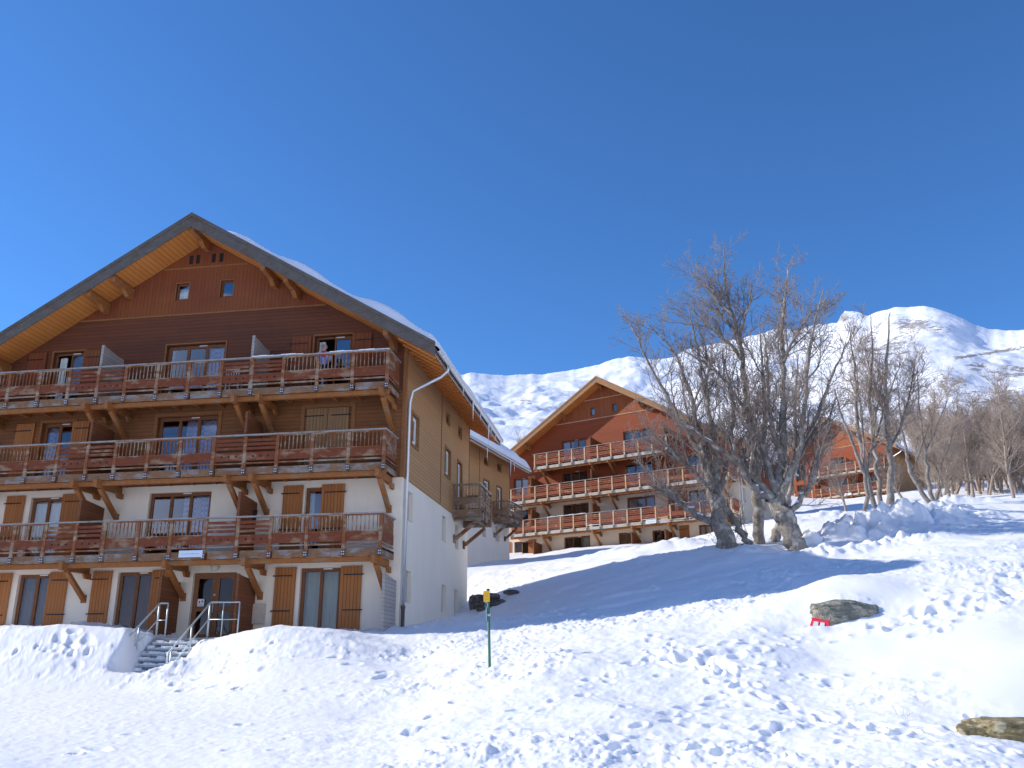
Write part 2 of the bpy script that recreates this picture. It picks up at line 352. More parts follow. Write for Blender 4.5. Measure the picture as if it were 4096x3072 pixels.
GA = np.array([-0.9244,-0.7872,-0.639,-0.5276,-0.4363,-0.361,-0.2815,-0.2127,-0.1587,-0.0886,0.0318,0.1011,0.1478,0.1786,0.2247,0.2821,0.3276,0.3752,0.4761]); GY = np.array([5,8,10,12,13.5,14.2,15.2,16,17,18,19,20,21,21.8,22.5,23.2,24,24.8,25.4,26,27.2,28.5,30,32,34,36,38,40,42,44,47,50,54,60,66,70,80,90,108,140]); GT = np.array([[-1.32,-1.26,-1.23,-1.21,-1.15,-1.13,-1.09,-1.06,-1.02,-0.98,-0.87,-0.75,-0.64,-0.55,-0.47,-0.1,0.46,1.1,1.47,1.44,1.42,1.6,1.82,2.12,2.42,2.72,3.09,3.45,3.82,4.18,4.73,5.28,6.01,7.1,8.38,9.23,11.35,13.47,17.11,23.16],[-1.32,-1.31,-1.33,-1.36,-1.26,-1.22,-1.15,-1.1,-1.04,-0.97,-0.86,-0.75,-0.64,-0.55,-0.47,-0.11,0.44,1.07,1.42,1.4,1.38,1.56,1.77,2.07,2.36,2.65,3.01,3.37,3.72,4.08,4.61,5.15,5.86,6.93,8.18,9.01,11.08,13.16,16.71,22.63],[-1.32,-1.37,-1.46,-1.55,-1.39,-1.31,-1.21,-1.12,-1.02,-0.91,-0.81,-0.7,-0.6,-0.52,-0.44,-0.11,0.39,0.98,1.38,1.35,1.34,1.51,1.72,2.0,2.29,2.58,2.92,3.27,3.62,3.97,4.49,5.01,5.71,6.75,7.96,8.77,10.8,12.82,16.54,23.34],[-1.32,-1.36,-1.45,-1.53,-1.37,-1.3,-1.2,-1.11,-1.01,-0.91,-0.78,-0.66,-0.53,-0.43,-0.24,-0.04,0.24,0.55,0.83,0.94,1.0,1.15,1.4,1.77,2.14,2.52,2.86,3.2,3.54,3.88,4.39,4.91,5.59,6.61,7.94,8.82,11.03,13.24,17.1,23.73],[-1.32,-1.31,-1.34,-1.36,-1.25,-1.19,-1.12,-1.06,-0.98,-0.9,-0.71,-0.52,-0.32,-0.12,0.12,0.37,0.72,1.15,1.37,1.3,1.18,1.18,1.37,1.73,2.1,2.47,2.88,3.28,3.69,4.1,4.71,5.32,6.14,7.36,8.76,9.69,12.02,14.34,18.42,25.43],[-1.32,-1.29,-1.31,-1.32,-1.21,-1.15,-1.07,-1.01,-0.93,-0.85,-0.66,-0.47,-0.27,-0.08,0.15,0.37,0.66,0.99,1.27,1.24,1.2,1.23,1.41,1.75,2.09,2.43,2.83,3.23,3.64,4.04,4.64,5.25,6.05,7.26,8.64,9.56,11.85,14.15,18.18,25.09],[-1.32,-1.28,-1.28,-1.28,-1.15,-1.09,-1.0,-0.93,-0.84,-0.76,-0.58,-0.41,-0.24,-0.09,0.07,0.22,0.4,0.58,0.71,0.85,1.14,1.25,1.4,1.6,1.85,2.09,2.48,2.87,3.26,3.65,4.3,4.96,5.84,7.15,8.51,9.41,11.68,13.94,18.32,26.79],[-1.32,-1.28,-1.28,-1.27,-1.09,-1.0,-0.87,-0.77,-0.65,-0.52,-0.36,-0.19,-0.02,0.15,0.29,0.44,0.61,0.76,0.88,1.0,1.23,1.37,1.52,1.73,1.92,2.18,2.48,3.1,3.62,4.13,4.84,5.44,6.23,7.11,8.06,8.76,10.53,13.1,17.72,28.5],[-1.32,-1.28,-1.27,-1.27,-1.05,-0.94,-0.8,-0.68,-0.53,-0.39,-0.21,-0.04,0.14,0.3,0.43,0.57,0.72,0.88,0.99,1.11,1.34,1.48,1.65,1.92,2.24,2.66,3.17,3.71,4.19,4.6,5.21,5.69,6.33,7.06,7.8,8.44,10.42,13.28,18.42,28.22],[-1.32,-1.26,-1.25,-1.23,-0.98,-0.87,-0.71,-0.58,-0.42,-0.25,-0.05,0.15,0.35,0.49,0.62,0.75,0.9,1.04,1.14,1.25,1.46,1.69,1.96,2.35,2.76,3.23,3.75,4.26,4.73,5.2,5.59,5.99,6.58,7.46,8.34,8.97,10.95,13.55,18.23,27.86],[-1.32,-1.26,-1.24,-1.21,-0.98,-0.88,-0.73,-0.6,-0.45,-0.23,-0.01,0.21,0.44,0.65,0.84,1.02,1.24,1.41,1.54,1.67,1.93,2.19,2.49,2.95,3.47,4.0,4.54,5.08,5.47,5.86,6.26,6.66,7.21,8.05,8.97,9.62,11.35,13.68,17.87,27.25],[-1.32,-1.25,-1.21,-1.18,-0.98,-0.89,-0.76,-0.66,-0.42,-0.18,0.06,0.31,0.59,0.82,1.02,1.22,1.46,1.69,1.82,1.93,2.15,2.47,2.85,3.35,3.85,4.35,4.84,5.33,5.68,6.04,6.5,6.97,7.68,8.89,10.12,10.94,12.72,15.01,19.15,27.28],[-1.32,-1.23,-1.19,-1.14,-0.95,-0.85,-0.72,-0.62,-0.41,-0.21,-0.0,0.2,0.43,0.61,0.77,1.13,1.53,1.87,2.01,2.1,2.27,2.58,2.95,3.39,3.78,4.23,4.76,5.28,5.81,6.34,6.93,7.52,8.3,9.45,10.51,11.22,12.93,15.0,18.71,27.04],[-1.32,-1.23,-1.17,-1.12,-0.95,-0.88,-0.76,-0.61,-0.42,-0.23,-0.04,0.15,0.49,0.76,0.99,1.51,1.88,2.22,2.37,2.46,2.38,2.65,2.96,3.41,3.9,4.47,5.04,5.58,6.13,6.5,7.06,7.63,8.38,9.53,10.67,11.43,13.25,15.07,18.52,27.27],[-1.32,-1.21,-1.15,-1.08,-0.9,-0.82,-0.68,-0.52,-0.32,-0.11,0.09,0.29,0.63,0.9,1.15,1.54,1.92,2.26,2.4,2.51,2.58,2.81,3.08,3.5,3.97,4.58,5.19,5.71,6.24,6.6,7.15,7.7,8.46,9.65,10.83,11.61,13.52,15.42,18.85,27.22],[-1.32,-1.21,-1.13,-1.06,-0.91,-0.83,-0.7,-0.51,-0.26,-0.02,0.23,0.48,0.84,1.13,1.39,1.64,1.89,2.15,2.36,2.57,3.0,3.23,3.49,3.85,4.24,4.89,5.53,6.15,6.63,6.97,7.49,8.01,8.71,9.89,11.1,11.9,13.97,16.1,19.61,27.12],[-1.32,-1.21,-1.14,-1.07,-0.98,-0.94,-0.58,-0.37,-0.09,0.16,0.41,0.66,1.0,1.27,1.5,1.73,1.99,2.25,2.43,2.6,2.94,3.19,3.47,3.87,4.28,4.83,5.38,5.83,6.28,6.73,7.35,7.95,8.74,9.98,11.22,12.05,14.11,16.16,19.85,27.05],[-1.32,-1.24,-1.2,-1.17,-1.06,-1.01,-0.62,-0.35,-0.01,0.26,0.53,0.8,1.1,1.34,1.56,1.77,2.0,2.24,2.41,2.57,2.91,3.18,3.5,3.94,4.42,4.87,5.33,5.77,6.22,6.67,7.34,8.02,8.92,10.17,11.41,12.23,14.27,16.3,19.95,26.98],[-1.32,-1.24,-1.2,-1.15,-0.81,-0.66,-0.43,-0.25,-0.02,0.24,0.51,0.78,1.07,1.31,1.51,1.72,1.95,2.19,2.34,2.48,2.76,3.06,3.4,3.86,4.31,4.77,5.22,5.66,6.1,6.54,7.21,7.87,8.75,9.98,11.19,12.0,14.0,15.99,19.57,26.84]])
def pchip_rows(xs, T, xq):
    """shape preserving cubic along axis 0 for every column of T, evaluated on xq -> (len(xq), ncol)"""
    h = np.diff(xs)[:, None]; d = np.diff(T, axis=0)/h
    m = np.zeros_like(T)
    w1 = 2*h[1:]+h[:-1]; w2 = h[1:]+2*h[:-1]
    with np.errstate(divide='ignore', invalid='ignore'):
        hm = (w1+w2)/(w1/d[:-1]+w2/d[1:])
    m[1:-1] = np.where(d[:-1]*d[1:] > 0, np.nan_to_num(hm), 0); m[0] = d[0]; m[-1] = d[-1]
    i = np.clip(np.searchsorted(xs, xq)-1, 0, len(xs)-2)
    t = ((xq-xs[i])/(xs[i+1]-xs[i]))[:, None]; hh = (xs[i+1]-xs[i])[:, None]
    return ((1+2*t)*(1-t)**2*T[i] + t*(1-t)**2*hh*m[i] + t*t*(3-2*t)*T[i+1] + t*t*(t-1)*hh*m[i+1])
# resample the surveyed heights on a fine regular lattice, then look heights up bilinearly
LA = np.linspace(GA[0], GA[-1], 421); LY = np.geomspace(5, 140, 460)
_t = pchip_rows(GA, GT, LA)                     # (na, ny)
LT = pchip_rows(GY, _t.T.copy(), LY)            # (ny, na)
_k = np.exp(-.5*(np.arange(-18, 19)/6.0)**2); _k /= _k.sum()
_p = np.pad(LT, ((0, 0), (18, 18)), 'edge'); LT = sum(_k[i]*_p[:, i:i+LT.shape[1]] for i in range(37))
for _ in range(2):
    LT[1:-1] = LT[1:-1]*.5 + (LT[:-2]+LT[2:])*.25
    LT[:, 1:-1] = LT[:, 1:-1]*.5 + (LT[:, :-2]+LT[:, 2:])*.25
def base_h(x, y):
    yy = np.clip(y, 5, 139.9); a = np.clip(x/np.maximum(yy, 5), GA[0], GA[-1]-1e-6)
    fi = np.log(yy/5)/math.log(140/5)*(len(LY)-1); fj = (a-LA[0])/(LA[1]-LA[0])
    i = np.clip(fi.astype(int), 0, len(LY)-2); j = np.clip(fj.astype(int), 0, len(LA)-2); u = fi-i; v = fj-j
    z = (LT[i, j]*(1-v)+LT[i, j+1]*v)*(1-u) + (LT[i+1, j]*(1-v)+LT[i+1, j+1]*v)*u
    return z

# the chalets: base point (right front corner at ground floor level), heading, width, depth
CH = {'A': dict(o=(-8.27, 28.55, 1.10), rz=0.0, W=15.9, D=10.78),
      'A2': dict(o=(-12.39, 51.88, 4.63), rz=math.radians(-12.2), W=15.9, D=10.78),
      'B': dict(o=(6.49, 67.81, 8.35), rz=-.41287, W=22.1, D=10.78),
      'C': dict(o=(28.96, 112.22, 18.07), rz=-.61744, W=14.0, D=10.78),
      'C2': dict(o=(39.1, 133.6, 20.6), rz=-.83, W=14.0, D=10.78)}
def to_local(c, x, y):
    dx, dy = x-c['o'][0], y-c['o'][1]; cs, sn = math.cos(c['rz']), math.sin(c['rz'])
    return dx*cs+dy*sn, -dx*sn+dy*cs
def smooth01(t):
    t = np.clip(t, 0, 1); return t*t*(3-2*t)
def ST(x, y, x0, x1, y0, y1, e):
    """soft box mask"""
    return smooth01((x-x0)/e+.5)*smooth01((x1-x)/e+.5)*smooth01((y-y0)/e+.5)*smooth01((y1-y)/e+.5)
STX0, STX1 = -8.27-7.3, -8.27-5.45              # the flight of steps, between its two railings
def coarse_h(x, y):
    z = base_h(x, y)
    # gully shovelled out round the steps and the landing in front of the door
    ly = y-28.55
    zs = np.where(ly > -1.7, 1.04, 1.04+(ly+1.7)*.53)
    zs = np.maximum(zs-.25, -.42+.045*(y-24))
    left = STX0 + .05 + .55*smooth01((-2.4-ly)/2.0)    # snow has slumped over the left end of the lower steps
    right = -8.27-4.3 - 1.15*smooth01((-1.2-ly)/1.6) + .25*np.sin(y*2.1)
    wl_ = smooth01((x-left+.35)/.55); wr_ = smooth01((right+.45-x)/.8)
    g = wl_*wr_*smooth01((y-23.3)/1.2)*smooth01((29.2-y)/.4)
    z = z*(1-g) + np.minimum(zs, z)*g
    return z
def cut_houses(x, y, z):
    for c in CH.values():
        u, v = to_local(c, x, y)
        ins = (u < -.25) & (u > -c['W']+.25) & (v > .25) & (v < c['D']-.25)
        z = np.where(ins, c['o'][2]-2.5, z)
    return z
def ground_h(x, y):
    x = np.asarray(x, float); y = np.asarray(y, float)
    return float(coarse_h(x.reshape(-1), y.reshape(-1))[0]) if x.ndim == 0 else coarse_h(x, y)

avals = np.concatenate([np.linspace(-7, -1.3, 40)[:-1], np.linspace(-1.3, -.86, 60)[:-1], np.linspace(-.86, .47, 960), np.linspace(.47, 1.0, 60)[1:], np.linspace(1.0, 7, 40)[1:]])
yvals = np.concatenate([np.geomspace(5, 11, 30)[:-1], np.geomspace(11, 60, 560)[:-1], np.geomspace(60, 146, 100)])
AA, YY = np.meshgrid(avals, yvals)
X = AA*YY; Y = YY.copy()
Z = coarse_h(X, Y)
# broad undulation, drifts, rough and churned snow, each where the slope shows it
near = smooth01((70-Y)/30)
road = ST(X, Y, -40, -6.5+.0*Y, 0, 23.0, 2.2)*smooth01((-.33*Y+.5-X)/2+1.2)
face = smooth01((Y-22.2)/1.2)*smooth01((25.6-Y)/1.0)*smooth01((-7.5-X)/1.0)
smooth_mound = np.exp(-(((X-5.6)/2.0)**2+((Y-20.0)/2.3)**2)) + np.exp(-(((X-5.2)/1.8)**2+((Y-25.2)/1.5)**2)) + np.exp(-(((X-6.3)/1.6)**2+((Y-16.2)/1.5)**2))
smooth_mound = np.clip(smooth_mound*1.5, 0, 1)
shadeband = smooth01((Y-27.6)/1.0)*smooth01((46-Y)/5)
Z += fbm(X, Y, .22, 3, 3)*.20*smooth01((Y-14)/6)*(1-.7*road)*(1-.6*face) + fbm(X, Y, .75, 4, 11, .42)*.12*(1-.85*road)*(1-.8*smooth_mound)
rn = fbm(X, Y, .33, 3, 31)
churn = smooth01((rn-.04)/.13)*(1-road)*(1-smooth_mound)*smooth01((60-Y)/20)
strip = smooth01((Y-23.8)/1.2)*smooth01((27.4-Y)/.8)*smooth01((X+7.5)/2)*(1-smooth_mound*.8)
churn = np.clip(churn*.8 + strip*.9 + .35*face + .55*shadeband*smooth01((rn+.1)/.2), 0, 1)
lump = np.maximum(fbm(X, Y, 4.6, 4, 51, .62), -.12)
Z += churn*lump*.085
Z += np.maximum(fbm(X, Y, 5.2, 3, 71, .6)-.18, 0)*.11*churn*smooth01((40-Y)/10)
Z += road*fbm(X, Y, 7, 3, 91)*.018 + (1-road)*(1-smooth_mound)*fbm(X, Y, 6, 4, 95, .65)*.020*smooth01((44-Y)/15)
# ploughed heaps and blocks
def heap(cx, cy, rx, ry, h, ang=0, rough=.5, seed=0):
    global Z
    ca, sa = math.cos(ang), math.sin(ang); dx, dy = X-cx, Y-cy
    u = (dx*ca+dy*sa)/rx; v = (-dx*sa+dy*ca)/ry
    m_ = np.exp(-(u*u+v*v)**1.3)
    sel = m_ > .01
    if not sel.any(): return
    n = np.abs(fbm(X[sel]-seed, Y[sel]+seed, 1.0/max(.6, min(rx, ry)), 4, 100+seed, .5))
    Z[sel] += m_[sel]*h*(1-rough+rough*(n*2.6))
HEAPS = [(3.62, 22.35, 0.42, 0.18, 0.13, 0.1, 0.2), (7.6, 38.5, 2.0, 1.0, 0.75, 0.1, 0.75), (9.8, 39.5, 2.4, 1.1, 0.75, -0.1, 0.75), (5.9, 37.2, 0.9, 0.6, 0.5, 0.3, 0.7), (8.6, 37.4, 1.0, 0.5, 0.5, 0, 0.7), (5.6, 35.0, 1.0, 0.5, 0.3, 0, 0.6), (6.8, 34.6, 1.5, 0.6, 0.28, 0.2, 0.6), (8.6, 35.2, 1.8, 0.6, 0.3, 0.1, 0.6), (11.8, 41, 3.0, 1.2, 0.65, 0.1, 0.65), (3.8, 36.8, 0.9, 0.6, 0.3, 0.3, 0.5), (14.0, 47, 2.0, 1.0, 0.5, 0, 0.5), (19, 62, 2.5, 1.2, 0.7, 0, 0.4), (16.5, 58, 2.0, 1.0, 0.5, 0.2, 0.5), (1.0, 43.5, 2.4, 1.0, 0.3, 0.1, 0.4), (-1.6, 45.5, 2.6, 1.0, 0.25, 0.1, 0.35), (6.8, 50, 1.5, 1.0, 0.5, 0.1, 0.3), (9.5, 52, 2.2, 1.0, 0.5, 0, 0.4)]
for i, hp in enumerate(HEAPS): heap(*hp, seed=i*7)
# footprints: sunk ovals with a pushed-up rim
rng = random.Random(5)
def dent(cx, cy, r, dep, ang, el=1.7):
    rows = slice(*np.searchsorted(yvals, [cy-r*3.2, cy+r*3.2]))
    if rows.stop-rows.start < 2: return
    yy = Y[rows]; xx = X[rows]
    ca, sa = math.cos(ang), math.sin(ang); dx, dy = xx-cx, yy-cy
    u = (dx*ca+dy*sa)/(r*el); v = (-dx*sa+dy*ca)/r
    q = np.sqrt(u*u+v*v); q = q*(1+.25*vnoise(xx*7, yy*7, 9))
    dep *= .62
    Z[rows] += -dep*smooth01((1.15-q)/.75) + dep*.28*np.exp(-((q-1.25)/.28)**2)
trails = [([(5.0, 21.9), (6.4, 22.3), (7.8, 23.0), (9.4, 23.6)], 0.28, 0.17, 0.16), ([(-0.2, 20.6), (0.6, 20.0), (1.5, 19.9), (2.2, 20.5)], 0.3, 0.16, 0.16), ([(0.3, 19.6), (1.2, 19.1), (1.9, 18.9)], 0.3, 0.18, 0.17), ([(1.1, 20.8), (1.9, 21.2), (2.9, 21.0)], 0.3, 0.14, 0.14), ([(3.2, 13.2), (1.9, 16.5), (0.9, 19.5), (-0.4, 22.5)], 0.55, 0.11, 0.12), ([(4.2, 12.8), (2.6, 15.0), (1.2, 17.6), (0.6, 20.5)], 0.5, 0.12, 0.13), ([(-1.0, 13.0), (0.2, 15.8), (1.6, 17.8)], 0.5, 0.12, 0.12), ([(0.8, 13.0), (1.5, 14.5), (2.6, 15.2), (3.6, 14.4)], 0.42, 0.12, 0.12), ([(-3.0, 14.5), (-1.6, 17.2), (-0.6, 19.6), (0.6, 21.8)], 0.6, 0.1, 0.09), ([(5.5, 20.8), (7.4, 22.2), (9.6, 23.5)], 0.45, 0.13, 0.14), ([(5.2, 21.6), (6.8, 23.2), (9.0, 24.8), (11.5, 26)], 0.5, 0.13, 0.12), ([(-17.4, 24.6), (-16.2, 24.1), (-15.6, 23.7)], 0.35, 0.13, 0.14), ([(-17.2, 24.9), (-16.4, 24.5)], 0.35, 0.12, 0.14), ([(2.3, 22.2), (3.2, 21.6), (4.4, 21.5)], 0.4, 0.1, 0.1), ([(-8.5, 20.5), (-5, 22.5), (-2, 24)], 0.6, 0.09, 0.07)]
for tr in trails:
    pts = [np.array(p) for p in tr[0]]
    step, r, dep = tr[1:4]
    side = 1
    for a_, b_ in zip(pts[:-1], pts[1:]):
        L = np.linalg.norm(b_-a_); d_ = (b_-a_)/L; k = 0
        while k < L:
            p = a_+d_*k + np.array([-d_[1], d_[0]])*side*.13
            dent(p[0]+rng.uniform(-.07, .07), p[1]+rng.uniform(-.07, .07), r*rng.uniform(.75, 1.3), dep*rng.uniform(.5, 1.2), math.atan2(d_[1], d_[0])+rng.uniform(-.5, .5))
            side = -side; k += step*rng.uniform(.8, 1.2)
for (cx, cy, sx, sy, n_) in [(1.8, 14.5, 1.8, 1.3, 24), (0, 17, 2.4, 1.8, 16), (3.5, 13.6, 1.0, 0.7, 14), (-3, 18.5, 3, 2.5, 10), (2.0, 18.5, 1.0, 1.2, 12), (-17.0, 24.3, 0.7, 0.4, 9), (-9.5, 22.8, 2.0, 0.9, 14), (7.5, 22.5, 1.8, 1.2, 28), (-6, 16, 3, 1.5, 7)]:
    for _ in range(n_):
        dent(rng.gauss(cx, sx), rng.gauss(cy, sy), rng.uniform(.06, .17), rng.uniform(.04, .14), rng.uniform(0, 3.14), rng.uniform(1, 2))
# vehicle and piste tracks running across the slope
for (y0, sl, x0, x1, w, dep) in [(26.4, 0.02, -6, 14, 0.28, 0.07), (25.6, 0.02, -6, 12, 0.22, 0.05), (29.3, 0.05, -5, 16, 0.3, 0.07), (31.0, 0.05, -4, 16, 0.3, 0.06), (23.0, -0.12, -16, -6, 0.22, 0.05), (22.2, -0.12, -16, -4, 0.2, 0.05), (24.0, -0.1, -13, -6, 0.2, 0.05), (58, 0.1, 8, 40, 0.5, 0.14), (55, 0.05, 8, 36, 0.5, 0.12), (62, 0.12, 10, 44, 0.5, 0.14), (66, 0.1, 12, 44, 0.5, 0.12)]:
    c_ = y0 + sl*X + .35*np.sin(X*.31+y0)
    m_ = np.exp(-((Y-c_)/w)**2)*smooth01((X-x0)/2)*smooth01((x1-X)/2)
    Z -= m_*dep*(1+.6*fbm(X, Y, 2.5, 2, 7))
Z = cut_houses(X, Y, Z)
ground = np_mesh('snow_ground', np.stack([X, Y, Z], -1).reshape(-1, 3), grid_quads(*X.shape), M['snow'])
tag(ground, None, None, kind='structure')
# the rest of the snowfield, unseen behind and beside the photographer, laid for bounce light
gy = np.linspace(-120, 5, 26); gx = np.linspace(-1, 1, 60)
GX, GYY = np.meshgrid(gx, gy); GX = GX*35*(1+ (5-GYY)/25)
ZZ = np.full_like(GX, -1.5) + .18*((GYY-(-120))/125)**8 + (GYY < 4)*fbm(GX, GYY, .1, 2, 5)*.4
back = np_mesh('snow_field', np.stack([GX, GYY, ZZ], -1).reshape(-1, 3), grid_quads(*GX.shape), M['snow'])
tag(back, None, None, kind='structure')

# ------------------------------------------------------------------ unseen snowy slopes round the valley, added to bounce light into the shade
az = np.radians(np.linspace(42, 322, 300)); rr = np.geomspace(135, 2600, 60)
AZ, RR2 = np.meshgrid(az, rr)
crest = .36+.07*np.sin(AZ*5+1)+.04*np.sin(AZ*11)
tq = np.clip((RR2-150)/1650, 0, 1)
zz2 = RR2*crest*tq**1.2*.95 - 1.6 - np.maximum(RR2-1850, 0)*.6
fx_, fy_ = RR2*np.sin(AZ), RR2*np.cos(AZ)
zz2 = zz2 + tq*fbm(fx_, fy_, .003, 4, 301)*120
edge_ = smooth01((AZ-az[0])/.12)*smooth01((az[-1]-AZ)/.12)
vs_ = np_mesh('unseen_valley_slopes', np.stack([fx_, fy_, zz2], -1).reshape(-1, 3), grid_quads(*fx_.shape)[:, ::-1], M['roofsnow'])
tag(vs_, None, None, kind='structure')
# ------------------------------------------------------------------ mountain
RIDGE = np.array([(-1.054,0.2074),(-0.906,0.2308),(-0.729,0.2612),(-0.524,0.3003),(-0.361,0.329),(-0.266,0.339),(-0.219,0.3337),(-0.21,0.337),(-0.167,0.334),(-0.118,0.3345),(-0.088,0.3391),(-0.053,0.3457),(-0.02,0.3545),(0.006,0.3499),(0.035,0.3516),(0.047,0.3585),(0.076,0.3616),(0.111,0.3666),(0.137,0.373),(0.151,0.3744),(0.173,0.3698),(0.204,0.3715),(0.221,0.3712),(0.225,0.3791),(0.231,0.384),(0.244,0.3813),(0.255,0.3757),(0.263,0.3774),(0.286,0.3797),(0.318,0.3764),(0.331,0.3698),(0.348,0.36),(0.363,0.3484),(0.38,0.3375),(0.417,0.3309),(0.519,0.3143),(0.691,0.296)])
def mountain_mat():
    m, nt, b, _ = nm('mountain snow and rock')
    geo = N(nt, 'ShaderNodeNewGeometry'); co = geo.outputs['Position']
    sep = N(nt, 'ShaderNodeSeparateXYZ'); nt.links.new(geo.outputs['Normal'], sep.inputs[0])
    att = N(nt, 'ShaderNodeAttribute', attribute_name='rocky')
    n1 = noise(nt, scaled(nt, co, (1, 1, 2.2)), .012, 7, .72)
    n2 = noise(nt, scaled(nt, co, (1, 1, 2.4)), .13, 6, .75)
    f = mathn(nt, 'ADD', mathn(nt, 'ADD', mathn(nt, 'MULTIPLY', n1, .42), mathn(nt, 'MULTIPLY', n2, .58)), att.outputs['Fac'])
    f = ramp(nt, f, .575, .60)
    rock = mixc(nt, noise(nt, co, .15, 4), (.16, .13, .11), (.34, .29, .24))
    c = mixc(nt, mathn(nt, 'MULTIPLY', f, .85), (.93, .94, .96), rock)
    nt.links.new(c, b.inputs['Base Color']); b.inputs['Roughness'].default_value = .8
    h = mathn(nt, 'ADD', noise(nt, co, .05, 7, .65), mathn(nt, 'MULTIPLY', f, .12))
    bump(nt, b, h, .5, 5)
    return m
ma = np.linspace(-1.25, .95, 900)
md = np.concatenate([np.geomspace(135, 500, 130)[:-1], np.linspace(500, 1300, 250), np.linspace(1310, 1700, 14)])
A_, D_ = np.meshgrid(ma, md)
elr = np.interp(ma, RIDGE[:, 0], RIDGE[:, 1])
elr0 = np.convolve(np.pad(elr, 6, 'edge'), np.ones(13)/13, 'valid')
elr = elr + (vnoise(ma*90, ma*0, 3)*.0018 + vnoise(ma*260, ma*0, 4)*.0008)
dr = 1250 + 90*np.sin(ma*7+1) - 160*smooth01((ma-.2)/.15)
t = D_/dr[None, :]
el0 = .197 + .0*A_
tt = np.clip((t-.11)/.89, 0, 1)
_w = smooth01((tt-.72)/.28); el = el0 + (elr[None, :]*_w+elr0[None, :]*(1-_w)-el0)*(tt**.72)
hyp = D_
zz = hyp*el
xx_ = A_/np.sqrt(1+A_**2)*D_; yy_ = D_/np.sqrt(1+A_**2)
env = np.clip((1-tt)*6, 0, 1)*np.clip((D_-150)/180, 0, 1)
zz = zz + env*(fbm(xx_, yy_, .0045, 7, 201, .5)*42*np.clip(D_/900, .15, 1) - np.abs(fbm(xx_, yy_, .012, 6, 221, .55))*14*np.clip(D_/800, .1, 1))
over = np.maximum(t-1, 0)
zr = (dr*elr)[None, :]
zz = np.where(t > 1, zr - over*dr[None, :]*.5, zz)
# keep every slope in front of the crest below the crest's line of sight
zz = np.minimum(zz, D_*(elr[None, :]-.0012*(t < .985)))
zz = np.where(D_ < 150, np.minimum(zz, D_*.197-3*(150-D_)/15), zz)
mo = np_mesh('mountain', np.stack([xx_, yy_, zz], -1).reshape(-1, 3), grid_quads(*xx_.shape), mountain_mat())
tag(mo, None, None, kind='structure')
rk = -.03 + .0*A_
def rpatch(a0, da, e0, de, s):
    global rk
    e_ = zz/np.maximum(D_, 1); rk = np.maximum(rk, s*np.exp(-((A_-a0)/da)**2-((e_-e0)/de)**2) - .03)
for q in [(0.3, 0.03, 0.357, 0.01, 0.17), (0.275, 0.035, 0.335, 0.014, 0.13), (0.33, 0.02, 0.345, 0.008, 0.1), (0.226, 0.008, 0.377, 0.008, 0.2), (0.2, 0.05, 0.3, 0.02, 0.09), (0.1, 0.05, 0.29, 0.02, 0.08), (0.04, 0.04, 0.315, 0.01, 0.09), (0.1, 0.08, 0.335, 0.01, 0.05), (0.375, 0.05, 0.312, 0.0016, 0.25), (0.4, 0.05, 0.335, 0.006, 0.06), (0.3, 0.1, 0.28, 0.03, 0.08), (0.4, 0.06, 0.285, 0.012, 0.08), (-0.14, 0.012, 0.3, 0.008, 0.14), (-0.125, 0.015, 0.278, 0.006, 0.14), (-0.1, 0.01, 0.31, 0.006, 0.09), (-0.07, 0.012, 0.3, 0.006, 0.12), (0.385, 0.06, 0.262, 0.008, 0.15), (0.36, 0.02, 0.3, 0.006, 0.08), (0.25, 0.08, 0.27, 0.02, 0.07), (0.15, 0.05, 0.26, 0.02, 0.07)]: rpatch(*q)
rk = rk - .05*(A_ < .16)
at_ = mo.data.attributes.new('rocky', 'FLOAT', 'POINT'); at_.data.foreach_set('value', rk.astype(np.float32).ravel())
def mountain_h(x, y):
    a = x/y; d = math.hypot(x, y); j = int(np.clip(np.searchsorted(ma, a), 1, len(ma)-1)); i = int(np.clip(np.searchsorted(md, d), 1, len(md)-1))
    return float(zz[i, j])

# ------------------------------------------------------------------ chalets
def clip_gable(poly, uc, Hs, sl):
    """clip an (x,z) polygon under the two roof lines"""
    for sgn in (1, -1):
        out = []
        f = lambda p: Hs - sl*sgn*(p[0]-uc) - p[1]
        for i in range(len(poly)):
            a, b = poly[i], poly[(i+1) % len(poly)]; fa, fb = f(a), f(b)
            if fa >= 0: out.append(a)
            if (fa >= 0) != (fb >= 0):
                k = fa/(fa-fb); out.append((a[0]+(b[0]-a[0])*k, a[1]+(b[1]-a[1])*k))
        poly = out
        if len(poly) < 3: return []
    return poly
def wall_front(mb, x0, x1, z0, z1, holes, y, uc, Hs, sl, depth, P):
    """wall sheet between z0 and z1 with rectangular holes and their reveals; P maps (x, y, z) to a point"""
    xs = sorted({x0, x1, *[min(max(h[k], x0), x1) for h in holes for k in (0, 1)]})
    zs = sorted({z0, z1, *[min(max(h[k], z0), z1) for h in holes for k in (2, 3)]})
    for i in range(len(xs)-1):
        for j in range(len(zs)-1):
            cx, cz = (xs[i]+xs[i+1])/2, (zs[j]+zs[j+1])/2
            if any(h[0] < cx < h[1] and h[2] < cz < h[3] for h in holes): continue
            p = [(xs[i], zs[j]), (xs[i+1], zs[j]), (xs[i+1], zs[j+1]), (xs[i], zs[j+1])]
            if Hs is not None: p = clip_gable(p, uc, Hs, sl)
            if len(p) >= 3: mb.poly([P(a, y, b) for a, b in p])
    for h in holes:
        a, b, c, d = h[:4]; c = max(c, z0); d = min(d, z1)
        if c >= d: continue
        for (p, q) in (((a, c), (a, d)), ((b, c), (b, d)), ((a, c), (b, c)), ((a, d), (b, d))):
            mb.poly([P(p[0], y, p[1]), P(q[0], y, q[1]), P(q[0], y+depth, q[1]), P(p[0], y+depth, p[1])])

